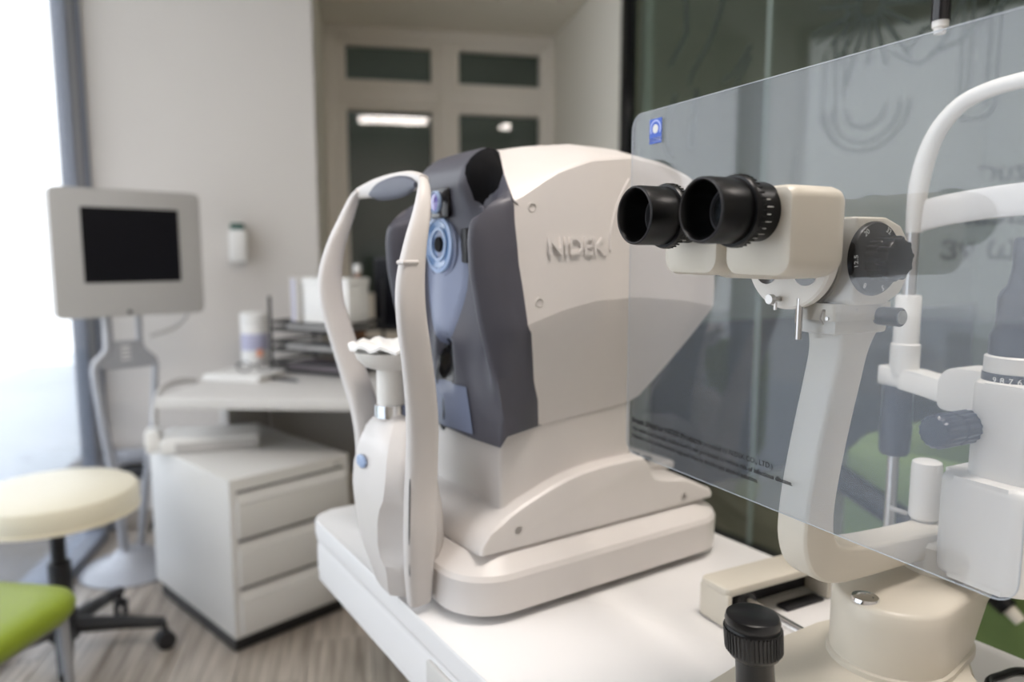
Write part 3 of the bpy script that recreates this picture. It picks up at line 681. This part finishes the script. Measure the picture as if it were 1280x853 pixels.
# pivot block and column
def capsule(c1, r1, c2, r2, n=14):
    d = Vector((c2[0] - c1[0], c2[1] - c1[1])); L = d.length; th = math.atan2(d.y, d.x); al = math.acos((r1 - r2) / L)
    return [(c1[0] + r1 * cos(th + al + (2 * pi - 2 * al) * i / n), c1[1] + r1 * sin(th + al + (2 * pi - 2 * al) * i / n)) for i in range(n + 1)] + \
           [(c2[0] + r2 * cos(th - al + 2 * al * i / n), c2[1] + r2 * sin(th - al + 2 * al * i / n)) for i in range(n + 1)]
bm = B(); rings = []
for z, f, g in ((.034, -.003, .055), (.041, -.003, .055), (.042, 0, .055), (.085, 0, .075), (.098, .0005, .105), (.1015, .003, .105), (.1025, .006, .105)):
    rings.append([(x, y, z + (0 if z < .09 else .10 * max(0, x - .27))) for x, y in capsule((.267, .033), .053 - f, (.270 + g, .037), .042 - f)])
loft(bm, rings); pv = sp('pivot_block', bm, 'cream', ang=40)
bm = B(); lathe(bm, [(.0125, .1015), (.0125, .1032), (.0115, .1050), (.0075, .1052), (.0065, .1042), (0, .1040)], 32, 'z', (.228, .033, 0)); sp('cap_bolt', bm, 'chrome', pv)
bm = B(); lathe(bm, [(.034, .098), (.034, .136), (.030, .140)], 32, 'z', (.345, .038, 0)); sp('pivot_hub', bm, 'cream')
# carriage with joystick
bm = B(); pc = [(.030, .055), (.060, .080), (.205, .112), (.262, .116), (.35, .108), (.385, .07), (.362, .014), (.312, -.026), (.285, -.066), (.24, -.092), (.05, -.09), (.012, -.055), (.010, .020)]
rings = [[(c0[0] - .03 + (x - c0[0] + .03) * f, .01 + (y - .01) * f, z) for x, y in pc] for z, f in ((.004, .98), (.007, 1), (.018, 1), (.032, .965), (.036, .93))]
loft(bm, rings); sp('carriage', bm, 'cream', ang=30)
JM = Matrix.Translation((.066, .004, .046)) @ Matrix(((1, 0, -.34, 0), (0, 1, -.24, 0), (0, 0, 1, 0), (0, 0, 0, 1)))
bm = B(); lathe(bm, [(.020, -.014), (.0168, .004), (.0150, .030), (.0140, .070), (.0150, .076)], 32, mtx=JM); js = sp('joystick', bm, 'rubber')
bm = B(); lathe(bm, [(.0150, .0735), (.0185, .077), (.0202, .081), (.0202, .104), (.0190, .1055), (.0192, .107), (.0198, .110), (.0185, .1145), (.0165, .1155), (0, .1150)], 44, mtx=JM); jk = sp('joystick_knob', bm, 'rubber', js)
bm = B()
for i in range(44):
    a = 2 * pi * i / 44; p0 = JM @ Vector((.0203 * cos(a), .0203 * sin(a), .082)); p1 = JM @ Vector((.0203 * cos(a), .0203 * sin(a), .103)); tube(bm, [p0, p1], .0009, 5)
sp('knurling', bm, 'rubber', js)
# rail cover, axle and rail
bm = B(); prism(bm, rrect(.294, .210, .172, .046, .008, 4), .038, .048, r=.003, seg=2, only='cap'); box(bm, (.294, .229, .021), (.168, .008, .040), .003); box(bm, (.2125, .210, .021), (.008, .046, .040), .003); box(bm, (.375, .210, .021), (.008, .046, .040), .003); rc = sp('rail_cover', bm, 'cream')
bm = B(); lathe(bm, [(.015, -.010), (.017, -.008), (.017, .008), (.015, .010)], 24, '-y', (.246, .205, .0185)); sp('axle_wheel', bm, 'dark', rc)
bm = B(); box(bm, (.294, .222, .022), (.150, .004, .034)); sp('cover_lining', bm, 'dark', rc)
bm = B(); tube(bm, [(.246, .212, .024), (.246, .09, .024)], .0055, 16); sp('axle', bm, 'chrome')
bm = B(); box(bm, (.335, .196, .0022), (.062, .017, .004), .001); sp('rail_strip', bm, 'dark')
# slit illumination tower on the right
TX, TY = .362, -.006
bm = B(); prism(bm, rrect(TX - .004, TY - .010, .100, .088, .020, 5), .118, .216, r=.008, seg=3, only='cap'); tw = sp('lamp_tower', bm, 'cream2')
bm = B(); prism(bm, rrect(TX, TY - .014, .076, .064, .016, 5), .214, .304, r=.004, seg=2, only='cap'); sp('tower_neck', bm, 'cream2', tw)
bm = B(); lathe(bm, [(.0275, .300), (.0275, .3115)], 40, c=(TX, TY - .004, 0)); sp('scale_ring', bm, 'navy', tw)
bm = B(); lathe(bm, [(.0265, .3105), (.0265, .326), (.0245, .3275), (.0235, .3275)], 40, c=(TX, TY - .004, 0)); sp('collar', bm, 'cream2', tw)
bm = B(); lathe(bm, [(.0238, .326), (.0238, .345), (.0195, .3545), (.0195, .381), (.0175, .386), (.0125, .392), (.0100, .408), (.0100, .432), (.0085, .435)], 40, c=(TX, TY - .004, 0)); sp('condenser_tube', bm, 'navy', tw)
for i, body in enumerate(('9', '8', '7', '6', '5', '4', '3')):
    a = rad(232 + 14 * i - 60); px_, py_ = TX + .0277 * cos(a), TY - .004 + .0277 * sin(a)
    text(body, .0075, basis((-sin(a), cos(a), 0), (0, 0, 1), (px_ - c0[0], py_ - c0[1], .3035)), 'scale_number', 'ink', tw, .0001, 0, 'CENTER', label='white scale number')
bm = B(); g = gear(.0150, .0160, 16); rings = [[(a, .010 + y * f, .2600 + z * f) for y, z in g] for a, f in ((.276, .86), (.278, .97), (.279, 1), (.300, 1), (.301, .93), (.304, .93), (.305, 1), (.328, 1))]
loft(bm, rings); sp('slit_width_knob', bm, 'navy', tw)
bm = B(); lathe(bm, [(.013, .150), (.0145, .152), (.0145, .204), (.0135, .209), (.011, .2105), (0, .2105)], 28, c=(.352, .062, 0)); sp('centring_screw', bm, 'cream2', tw)
bm = B(); lathe(bm, [(.0115, .1415), (.0115, .152)], 24, c=(.352, .062, 0)); tube(bm, [(.343, .074, .152), (.336, .089, .1545)], .0024, 10); sp('set_screw', bm, 'steel', tw)
bm = B(); lathe(bm, [(.0075, 0), (.0085, .002), (.0085, .026)], 20, '-x', (.345, .028, .1270)); lathe(bm, [(.0035, .026), (.003, .031), (0, .031)], 12, '-x', (.345, .028, .127)); sp('pivot_knob', bm, 'navy', tw)
# ------------------------------------------------------------------ breath shield
bs = thing('breath_shield', 'large clear acrylic breath shield hung behind the eyepieces of the slit lamp', 'shield', S(.140, .0725, .195), SZ)
bo = (-.140, -.0725, -.195)
bm = B(); prism(bm, rrect(.0745, .382, .427, .380, .016, 6), .1395, .1417, 'yz'); sh = obj('acrylic_sheet', bm, 'shield', bs, off=bo)
pe = rrect(.0745, .382, .427, .380, .016, 6)
bm = B(); tube(bm, [(.1406, y, z) for y, z in pe + pe[:1]], .00045, 6, up=(1, 0, 0), rx=.00045, cap=False); obj('edge_highlight', bm, 'edge', sh, off=bo)  # pale strip paints the bright highlight along the sheet's edge
def stext(body, size, y, z, m, bold=0, label=None):
    return text(body, size, basis((0, -1, 0), (0, 0, 1), (.1393 + bo[0], y + bo[1], z + bo[2])), 'print_line', m, sh, .0001, bold, label=label)
stext('Breath Shield for NIDEK Products', .0082, .2765, .2290, 'blackink', .00022, 'bold black print line')
stext('is provided by NIDEK CO., LTD.)', .0070, .1640, .2290, 'blackink')
stext('This shield is an optional medical device, not guaranteed to reduce risk of infectious disease.', .0062, .2765, .2200, 'blackink', .0001)
stext('Disinfect it in a recommended way and wipe by disinfectant alcohol solution.', .0062, .2765, .2115, 'blackink', .0001)
def sq(y0, y1, z0, z1, x, m, nm):
    return obj(nm, bx((x, (y0 + y1) / 2, (z0 + z1) / 2), (.0002, y1 - y0, z1 - z0)), m, sh, off=bo)
sq(.2355, .2560, .5370, .5625, .1393, 'logo', 'logo_square')
bm = B(); tube(bm, [(.13905, .2458 + .0082 * cos(rad(a)), .5520 + .0085 * sin(rad(a))) for a in range(-30, 211, 12)], .00012, 6, up=(1, 0, 0), rx=.0010); obj('logo_arc', bm, 'logo2', sh, off=bo)
bm = B(); lathe(bm, [(.0046, 0), (.0046, .0002), (0, .0002)], 24, '-x', (.13915, .2458, .5520)); obj('logo_eye', bm, 'ink', sh, off=bo)
stext('NIDEK', .0066, .2555, .5385, 'ink', .0002)
# ------------------------------------------------------------------ patient head support of the slit lamp
PA = .42
hs = thing('head_support', 'white tubular patient head support at the far side of the slit lamp', 'head support', S(PA, 0, 0), SZ); ho = (-PA, 0, 0)
def hp(name, bm, m, parent=hs, ang=40, label=None): return obj(name, bm, m, parent, ang, ho, label=label)
for s in (1, -1):
    y = .1405 * s
    bm = B(); lathe(bm, [(.0155, .285), (.0155, .318), (.0135, .3195), (.0135, .372), (.0125, .374), (.0065, .374)], 28, c=(PA, y, 0)); po = hp('post_sleeve', bm, 'cream2')
    bm = B(); lathe(bm, [(.0072, .370), (.0072, .452)], 20, c=(PA, y, 0)); hp('post_rod', bm, 'steel', po)
    bm = B(); lathe(bm, [(.0145, .188), (.0165, .192), (.0175, .222), (.0165, .226), (.0172, .231), (.0165, .270)], 24, c=(PA, y + .006 * s, 0)); hp('hand_grip', bm, 'navy')
    bm = B(); tube(bm, [(PA, y + .006 * s, .19), (PA, y + .006 * s, .016)], .0065, 14); hp('lower_rod', bm, 'steel')
    bm = B(); box(bm, (PA - .004, y + .004 * s, .010), (.045, .045, .019), .004); hp('foot_clamp', bm, 'mdark')
    bm = B(); prism(bm, [(y + .024 * s, .270), (y + .024 * s, .292), (y - .02 * s, .290), (y - .075 * s, .284), (y - .075 * s, .256), (y - .02 * s, .266)][::s], PA - .014, PA + .014, 'yz', .003, 2); hp('side_bracket', bm, 'cream2')
bm = B(); prism(bm, hull2(-.085, .085, .256, .302, .018, .008), PA - .024, PA + .018, 'yz', .006, 3); hp('chin_rest', bm, 'cream2')
FP = [(.139, .444), (.1385, .475), (.136, .502), (.129, .531), (.117, .556), (.096, .576), (.068, .5855), (.034, .5885), (0, .5895)]
pts = [(PA, y, z) for y, z in FP] + [(PA, -y, z) for y, z in FP[-2::-1]]; rr = [.0088, .0098, .0103, .0098, .0090, .0084, .0080, .0078, .0078]; rr = rr + rr[-2::-1]
bm = B(); tube(bm, pts, rr, 18, k=3); hp('frame_tube', bm, 'cream2', ang=60)
bm = B(); tube(bm, [(PA - .002, .136, .4545), (PA + .010, .11, .462), (PA + .018, .06, .468), (PA + .020, 0, .470), (PA + .018, -.06, .468), (PA + .010, -.11, .462), (PA - .002, -.136, .4545)], .0165, 16, up=(0, 0, 1), rx=.003, k=4, pw=.6); bmesh.ops.translate(bm, vec=(0, 0, .006), verts=bm.verts); hp('forehead_band', bm, 'white')
# fixation lamp on a gooseneck clamped to the frame
bm = B(); tube(bm, [(PA - .02, .1115, .690), (PA - .02, .108, .735), (PA - .02, .085, .768), (PA - .02, .045, .768), (PA - .015, .018, .730), (PA - .01, .010, .665), (PA - .005, .006, .600)], .0050, 12, k=5); gn = hp('gooseneck', bm, 'dark')
bm = B(); tube(bm, [(PA - .02, .1115, .705), (PA - .02, .1115, .6605)], .0092, 20); hp('fixation_lamp', bm, 'gloss', gn)
bm = B(); lathe(bm, [(.0080, .661), (.0078, .6545), (.0062, .6535), (.0055, .6480), (0, .6478)], 20, c=(PA - .02, .1115, 0)); hp('lamp_tip', bm, 'white', gn)
# cable on the carriage
bm = B(); tube(bm, [S(.320, -.075, .004), S(.338, -.038, .004), (S(.362, -.008, .004)), S(.388, -.0065, .004), S(.412, -.0105, .004), S(.425, -.03, .004), S(.428, -.09, .004)], .0036, 10, k=5)
tag(obj('power_cable', bm, 'rubber'), 'black cable lying on the white table beside the slit lamp carriage', 'cable')

# ------------------------------------------------------------------ patient chair between table and glass
t = thing('patient_chair', 'lime green patient chair with a sloping black armrest behind the slit lamp', 'chair', D(1.34, -.24), DZ)
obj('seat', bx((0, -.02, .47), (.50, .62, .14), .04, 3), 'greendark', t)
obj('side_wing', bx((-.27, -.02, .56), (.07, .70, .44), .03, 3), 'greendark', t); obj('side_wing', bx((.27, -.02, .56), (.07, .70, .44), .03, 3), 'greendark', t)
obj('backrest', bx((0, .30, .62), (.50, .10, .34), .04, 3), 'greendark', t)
for s_ in (-1, 1):
    bm = B(); tube(bm, [(.335 * s_, .36, .730), (.335 * s_, .17, .658), (.335 * s_, .06, .612), (.335 * s_, -.02, .560)], [.026, .026, .022, .017], 14); ar = obj('armrest', bm, 'rubber', t)
    bm = B(); tube(bm, [(.335 * s_, -.018, .5615), (.335 * s_, -.040, .545)], [.012, .010], 12); obj('armrest_tip', bm, 'cream', ar)
bm = B(); lathe(bm, [(.22, 0), (.22, .02), (.05, .05), (.05, .405)], 32); obj('pedestal', bm, 'silver', t)

# ------------------------------------------------------------------ monitor on its tubular stand
MB_ = (-1.467, 2.593, 0)
t = thing('display_stand', 'light grey square monitor on a silver tubular floor stand by the window', 'monitor', MB_, 90 - 46)
bm = B(); prism(bm, rrect(.093, 1.183, .494, .448, .022), -.055, .0, 'xz', .006, 2); hd = obj('display_housing', bm, 'bezel', t)
bm = B(); prism(bm, rrect(.098, 1.2115, .322, .262, .004), -.0565, -.052, 'xz'); obj('screen', bm, 'screen', hd)
bm = B(); lathe(bm, [(.008, 0), (.008, .002), (0, .002)], 16, '-y', (.075, -.054, .973)); obj('power_button', bm, 'mdark', hd)
for s, x1 in ((-1, -.0), (1, .0)): pass
bm = B(); tube(bm, [(.012, 0, 1.0), (.012, 0, .85), (.005, 0, .825), (-.032, 0, .79), (-.038, 0, .765), (-.020, 0, .55), (.010, 0, .30), (.022, 0, .06)], .017, 12); obj('stand_tube', bm, 'silver', t)
bm = B(); tube(bm, [(.118, 0, 1.0), (.118, 0, .85), (.128, 0, .825), (.163, 0, .79), (.168, 0, .765), (.148, 0, .55), (.105, 0, .30), (.075, 0, .06)], .012, 12); obj('stand_tube', bm, 'silver', t)
bm = B(); prism(bm, [(.016, .765), (.155, .765), (.166, .775), (.160, .795), (.115, .825), (.115, .865), (.016, .865), (.016, .825), (-.030, .795), (-.032, .775)], -.012, .012, 'xz', .003, 1); br = obj('bracket_plate', bm, 'silver', t)
bm = B()
for z in (.80, .815, .83, .845): box(bm, (.065, -.0125, z), (.03, .002, .006))
obj('vent_slots', bm, 'white', br)
bm = B(); lathe(bm, [(.185, 0), (.185, .008), (.170, .016), (.085, .042), (.058, .075), (.045, .080)], 40, c=(.05, 0, 0)); obj('stand_base', bm, 'silver', t)
bm = B(); tube(bm, [(.20, .012, .965), (.30, .02, .955), (.26, .04, .90), (.16, .02, .875)], .006, 8, k=4); obj('display_cable', bm, 'bezel', t)

# ------------------------------------------------------------------ wall things
t = thing('wall_dispenser', 'small white wall dispenser with a dark green top', 'dispenser', R(.437, 0, 1.145), RZ)
obj('body', bx((0, -.035, .07), (.070, .068, .135), .012, 2), 'white', t); obj('top_cap', bx((-.003, -.034, .150), (.052, .05, .028), .006, 2), 'teal', t)
obj('nozzle', bx((.012, -.055, .0), (.022, .024, .012), .004, 2), 'bezel', t)
t = thing('power_outlet_strip', 'grey socket strip with black plugs low on the back wall', 'socket', R(-.03, 0, .33), RZ)
obj('strip_housing', bx((0, -.018, 0), (.30, .034, .06), .006), 'silver', t)
for x, z, s in ((-.09, .03, .030), (.10, .02, .038)): obj('plug', bx((x, -.05, z), (s, .045, s), .008), 'dark', t)
obj('power_adapter', bx((.03, -.05, -.06), (.15, .06, .05), .012), 'dark', t)
obj('power_adapter', bx((.11, -.045, -.085), (.06, .06, .10), .012), 'dark', t)
bm = B(); tube(bm, [(.11, -.05, -.13), (.14, -.06, -.20), (.10, -.06, -.26), (.13, -.06, -.30), (.16, -.06, -.25), (.12, -.06, -.19), (.06, -.06, -.322)], .007, 8, k=4); obj('cord', bm, 'dark', t)

# ------------------------------------------------------------------ desk
t = thing('desk', 'pale grey office desk against the back wall', 'desk', (-.45, 2.58, 0), -3)
obj('desk_top', bx((0, 0, .722), (1.26, .82, .036), .004), 'desk', t)
obj('side_panel', bx((-.60, .18, .352), (.03, .40, .704), .003), 'desk', t); obj('side_panel', bx((.60, 0, .352), (.03, .74, .704), .003), 'desk', t)
obj('back_panel', bx((0, .37, .48), (1.16, .02, .42), .003), 'desk', t)
DT = .74
# pedestal cabinet
t = thing('drawer_cabinet', 'pale grey three drawer pedestal standing half under the desk', 'cabinet', (-.8135, 2.0055, 0), 46.5)
obj('carcass', bx((.20, .29, .30), (.40, .58, .48), .004), 'cab', t)
obj('plinth', bx((.20, .30, .032), (.37, .55, .056)), 'dark', t)
obj('front_frame', bx((.20, -.004, .30), (.40, .014, .48), .003), 'cab', t)
for i in range(3):
    z0 = .072 + i * .146
    d = obj('drawer', bx((.20, -.016, z0 + .0515), (.362, .020, .103), .003), 'cab', t)
    bm = B(); prism(bm, [(-.026, z0 + .105), (-.006, z0 + .132), (-.004, z0 + .132), (-.004, z0 + .105)], .020, .380, 'yz'); obj('pull_strip', bm, 'cab', d)
    obj('shadow_gap', bx((.20, -.010, z0 + .1365), (.358, .006, .006)), 'mdark', d)
obj('lock', bx((.355, -.0115, .517), (.012, .006, .012), .003), 'steel', t)
# things on the cabinet
CM = Matrix.Translation((-.8135, 2.0055, .54)) @ Matrix.Rotation(rad(46.5), 4, 'Z')
def oncab(x, y): return tuple(CM @ Vector((x, y, 0)))
t = thing('handheld_console', 'white desktop console with a grey front lying on the drawer cabinet', 'device', oncab(.14, .40), 46.5 - 28)
bm = B(); prism(bm, [(-.15, 0), (.15, 0), (.15, .045), (-.13, .052), (-.15, .045)], -.08, .10, 'xz', .006, 2); obj('body', bm, 'white', t)
obj('front_panel', bx((.02, -.0825, .021), (.25, .006, .030), .002), 'bezel', t); obj('side_block', bx((-.175, -.02, .038), (.045, .07, .076), .008), 'white', t)
bm = B(); tube(bm, [(-.175, .04, .05), (-.178, .06, .12), (-.16, .10, .185), (-.11, .16, .20), (-.06, .20, .19)], .010, 10, k=4); obj('cable_loop', bm, 'bezel', t)
# things on the desk
t = thing('wipes_tub', 'white cylindrical wipes tub with a lavender label on the desk', 'tub', (-1.035, 2.90, DT))
bm = B(); lathe(bm, [(.050, 0), (.052, .004), (.052, .165), (.050, .168)], 32); obj('body', bm, 'white', t)
bm = B(); lathe(bm, [(.053, .165), (.054, .168), (.053, .205), (.048, .210), (.020, .212), (0, .212)], 32); obj('lid', bm, 'white', t)
bm = B(); lathe(bm, [(.0525, .060), (.0528, .061), (.0528, .125), (.0525, .126)], 32); obj('label_band', bm, 'lav', t)
bm = B(); box(bm, (.030, -.0440, .050), (.030, .006, .030), .002); obj('label_patch', bm, 'orange', t)
# letter tray of black wire
TRZ = -26; tr = thing('letter_tray', 'three tier black wire letter tray on the desk', 'tray', (-.70, 2.74, DT), TRZ)
for k in range(3):
    bm = B(); z = .012 + k * .075
    for x0, y0, x1, y1 in ((-.17, -.12, .17, -.12), (-.17, .12, .17, .12), (-.17, -.12, -.17, .12), (.17, -.12, .17, .12)):
        tube(bm, [(x0, y0, z), (x1, y1, z)], .006, 8); tube(bm, [(x0, y0, z + .026), (x1, y1, z + .026)], .006, 8)
    box(bm, (0, 0, z), (.33, .23, .003)); obj('tray_tier', bm, 'dark', tr)
for x in (-.17, .17):
    for y in (-.12, .12):
        bm = B(); tube(bm, [(x, y, 0), (x, y, .285 + (.06 if y > 0 else 0))], .006, 8); obj('upright', bm, 'dark', tr)
TR = Matrix.Translation((-.70, 2.74, DT)) @ Matrix.Rotation(rad(TRZ), 4, 'Z')
def ontray(x, y, z): return tuple(TR @ Vector((x, y, z)))
for k, (lab, w, m) in enumerate((('mauve paper stack in the bottom tier of the wire tray', .020, 'lav'), ('white paper stack in the middle tier of the wire tray', .014, 'white'), ('thick white paper stack on the top tier of the wire tray', .022, 'white'))):
    bm = B()
    for i in range(5): box(bm, (random.uniform(-.006, .006), random.uniform(-.006, .006), w * (i + .5) / 5), (.25, .17, w / 5 - .0004))
    o = obj('paper_stack', bm, M['white'] if m == 'white' else mat('mauve_paper', (.42, .37, .40), .8, noise=.03)); o.location = ontray(.0, 0, .0136 + k * .075); o.rotation_euler = (0, 0, rad(TRZ)); tag(o, lab, 'papers', 'papers in the letter tray')
t = thing('file_box', 'white card box standing on the letter tray papers', 'box', ontray(.045, .0, .1857), TRZ)
obj('box_body', bx((0, 0, .0725), (.21, .12, .145), .003), 'white', t); obj('box_lid', bx((0, 0, .155), (.216, .126, .024), .003), 'white', t)
t = thing('paper_folder', 'white folder standing upright left of the card box', 'folder', ontray(-.105, .02, .1857), TRZ)
obj('cover', bx((-.012, 0, .085), (.004, .17, .17), .001), 'white', t); obj('cover', bx((.010, 0, .085), (.004, .17, .17), .001), 'white', t); obj('pages', bx((-.001, 0, .083), (.018, .16, .160)), 'lav', t)
# desk monitor
t = thing('desktop_monitor', 'black desktop monitor half hidden behind the forehead rest', 'monitor', (-.415, 2.925, DT), -18)
obj('display_panel', bx((0, 0, .28), (.30, .035, .30), .008), 'dark', t); obj('screen', bx((0, -.0185, .285), (.28, .002, .27)), 'screen', t)
obj('stand_neck', bx((0, .03, .09), (.05, .03, .16), .006), 'dark', t); bm = B(); prism(bm, rrect(0, .02, .20, .14, .03), 0, .012); obj('stand_foot', bm, 'dark', t)
t = thing('amber_bottle', 'small amber bottle standing behind the card box', 'bottle', (-.625, 2.945, DT)); bm = B()
lathe(bm, [(.028, 0), (.030, .004), (.030, .30), (.012, .33), (.012, .37)], 20); obj('body', bm, mat('amber_glass', (.30, .14, .07), .2, noise=.05), t); lathe(bm := B(), [(.016, .365), (.016, .40), (0, .401)], 16); obj('cap', bm, 'white', t)
# papers and spectacles in front of the tub
bm = B()
for i in range(4): box(bm, (random.uniform(-.008, .008), random.uniform(-.008, .008), .003 + i * .006), (.22, .16, .0055))
o = obj('note_pad', bm, 'white'); o.location = (-.955, 2.56, DT); o.rotation_euler = (0, 0, rad(-14)); tag(o, 'white note pad lying on the desk in front of the tub', 'pad')
t = thing('spectacles', 'dark framed spectacles lying on the white note pad', 'glasses', (-.92, 2.56, DT + .024), 8)
for x in (-.034, .034):
    bm = B(); tube(bm, [(x + .024 * cos(2 * pi * i / 20), .0, .018 + .017 * sin(2 * pi * i / 20)) for i in range(21)], .0022, 6, cap=False); obj('rim', bm, 'dark', t)
    bm = B(); s = 1 if x > 0 else -1; tube(bm, [(.06 * s, 0, .026), (.063 * s, .05, .022), (.066 * s, .12, .004)], .0022, 6); obj('temple', bm, 'dark', t)
bm = B(); tube(bm, [(-.011, 0, .022), (0, 0, .026), (.011, 0, .022)], .0022, 6); obj('bridge', bm, 'dark', t)
t = thing('pen', 'dark pen lying on the desk right of the note pad', 'pen', (-.79, 2.50, DT), -30)
bm = B(); tube(bm, [(-.07, 0, .006), (.06, 0, .006)], .006, 10); obj('barrel', bm, 'mdark', t); bm = B(); tube(bm, [(.058, 0, .006), (.072, 0, .006)], [.006, .001], 10); obj('tip', bm, 'steel', t)

# ------------------------------------------------------------------ stools and chairs on the left
t = thing('round_stool', 'round cream upholstered stool on a black five star base', 'stool', (-1.305, 2.0, 0), 14)
bm = B(); lathe(bm, [(.0, .445), (.20, .445), (.213, .452), (.217, .462), (.217, .500), (.211, .513), (.195, .521), (.10, .528), (0, .529)], 56); st = obj('seat', bm, 'leather', t)
bm = B(); lathe(bm, [(.219, .448), (.2195, .452), (.219, .456)], 56); obj('welt', bm, 'leather', st)
bm = B(); lathe(bm, [(.10, .425), (.10, .4446), (0, .4446)], 24); obj('seat_plate', bm, 'dark', t)
bm = B(); lathe(bm, [(.020, .25), (.020, .43)], 20); obj('gas_piston', bm, 'dark', t)
bm = B(); lathe(bm, [(.040, .07), (.042, .08), (.036, .15), (.030, .16), (.030, .30), (.022, .305)], 24); obj('column_cover', bm, 'dark', t)
for k in range(5):
    a = 2 * pi * k / 5; c_, s_ = cos(a), sin(a)
    bm = B(); tube(bm, [(.03 * c_, .03 * s_, .105), (.16 * c_, .16 * s_, .095), (.268 * c_, .268 * s_, .082)], [.024, .019, .015], 12, up=(0, 0, 1), rx=[.028, .021, .017]); lg = obj('base_leg', bm, 'dark', t)
    bm = B()
    for w_ in (-.013, .013):
        lathe(bm, [(.014, -.008), (.0265, -.007), (.0275, 0), (.0265, .007), (.014, .008)], 18, mtx=Matrix.Rotation(a + .5, 4, 'Z') @ AX['-y'], c=(.268 * c_ - w_ * sin(a + .5), .268 * s_ + w_ * cos(a + .5), .0275))
    tube(bm, [(.268 * c_, .268 * s_, .03), (.268 * c_, .268 * s_, .085)], .008, 8); obj('caster', bm, 'dark', lg)
t = thing('lime_chair', 'lime green padded chair with slim metal legs in the near left corner', 'chair', (-1.20, 1.33, 0), -8)
bm = B(); rings = []
for z, ins in ((.405, .03), (.412, .010), (.425, .002), (.440, 0), (.452, .006), (.459, .022), (.462, .06)):
    rings.append([(x, y, z - .00 * x) for x, y in rrect(0, 0, .50 - 2 * ins, .46 - 2 * ins, .085 - ins * .5, 7)])
loft(bm, rings); obj('seat', bm, 'lime', t, 60)
bm = B(); rings = []
for x, ins in ((-.245, .02), (-.255, .004), (-.275, 0), (-.290, .008), (-.295, .03)):
    rings.append([(x - .12 * (z - .5), y, z) for y, z in rrect(0, .70, .44 - 2 * ins, .40 - 2 * ins, .06)])
loft(bm, rings); obj('backrest', bm, 'lime', t, 60)
for x in (-.20, .215):
    for y in (-.19, .175):
        bm = B(); tube(bm, [(x, y, .408), (x * 1.04, y * 1.05, 0)], .010, 10); obj('leg', bm, 'silver', t)
bm = B(); tube(bm, [(-.20, -.19, .40), (.215, -.19, .40), (.215, .175, .40), (-.20, .175, .40), (-.20, -.19, .40)], .009, 8); obj('seat_frame', bm, 'silver', t)
bm = B(); tube(bm, [(-.24, .0, .415), (-.285, 0, .55)], .012, 10); obj('back_strut', bm, 'silver', t)
# second lime chair far behind the autorefractor, a sliver visible
t = thing('desk_chair', 'lime green desk chair almost hidden behind the autorefractor', 'chair', (-.06, 1.80, 0), -20)
obj('seat', bx((0, 0, .47), (.44, .42, .07), .03, 3), 'lime', t); obj('backrest', bx((0, .22, .68), (.40, .05, .28), .022, 3), 'lime', t)
bm = B(); tube(bm, [(0, .20, .46), (0, .235, .60)], .015, 10); obj('back_strut', bm, 'dark', t)
bm = B(); lathe(bm, [(.03, .08), (.025, .43)], 16); obj('column', bm, 'dark', t)
for k in range(5):
    a = 2 * pi * k / 5; bm = B(); tube(bm, [(.02 * cos(a), .02 * sin(a), .09), (.26 * cos(a), .26 * sin(a), .06)], .016, 10); lg = obj('base_leg', bm, 'dark', t)
    bm = B(); lathe(bm, [(.02, -.012), (.027, -.01), (.027, .01), (.02, .012)], 14, mtx=Matrix.Rotation(a, 4, 'Z') @ AX['-y'], c=(.26 * cos(a), .26 * sin(a), .027)); tube(bm, [(.26 * cos(a), .26 * sin(a), .03), (.26 * cos(a), .26 * sin(a), .06)], .008, 8); obj('caster', bm, 'dark', lg)
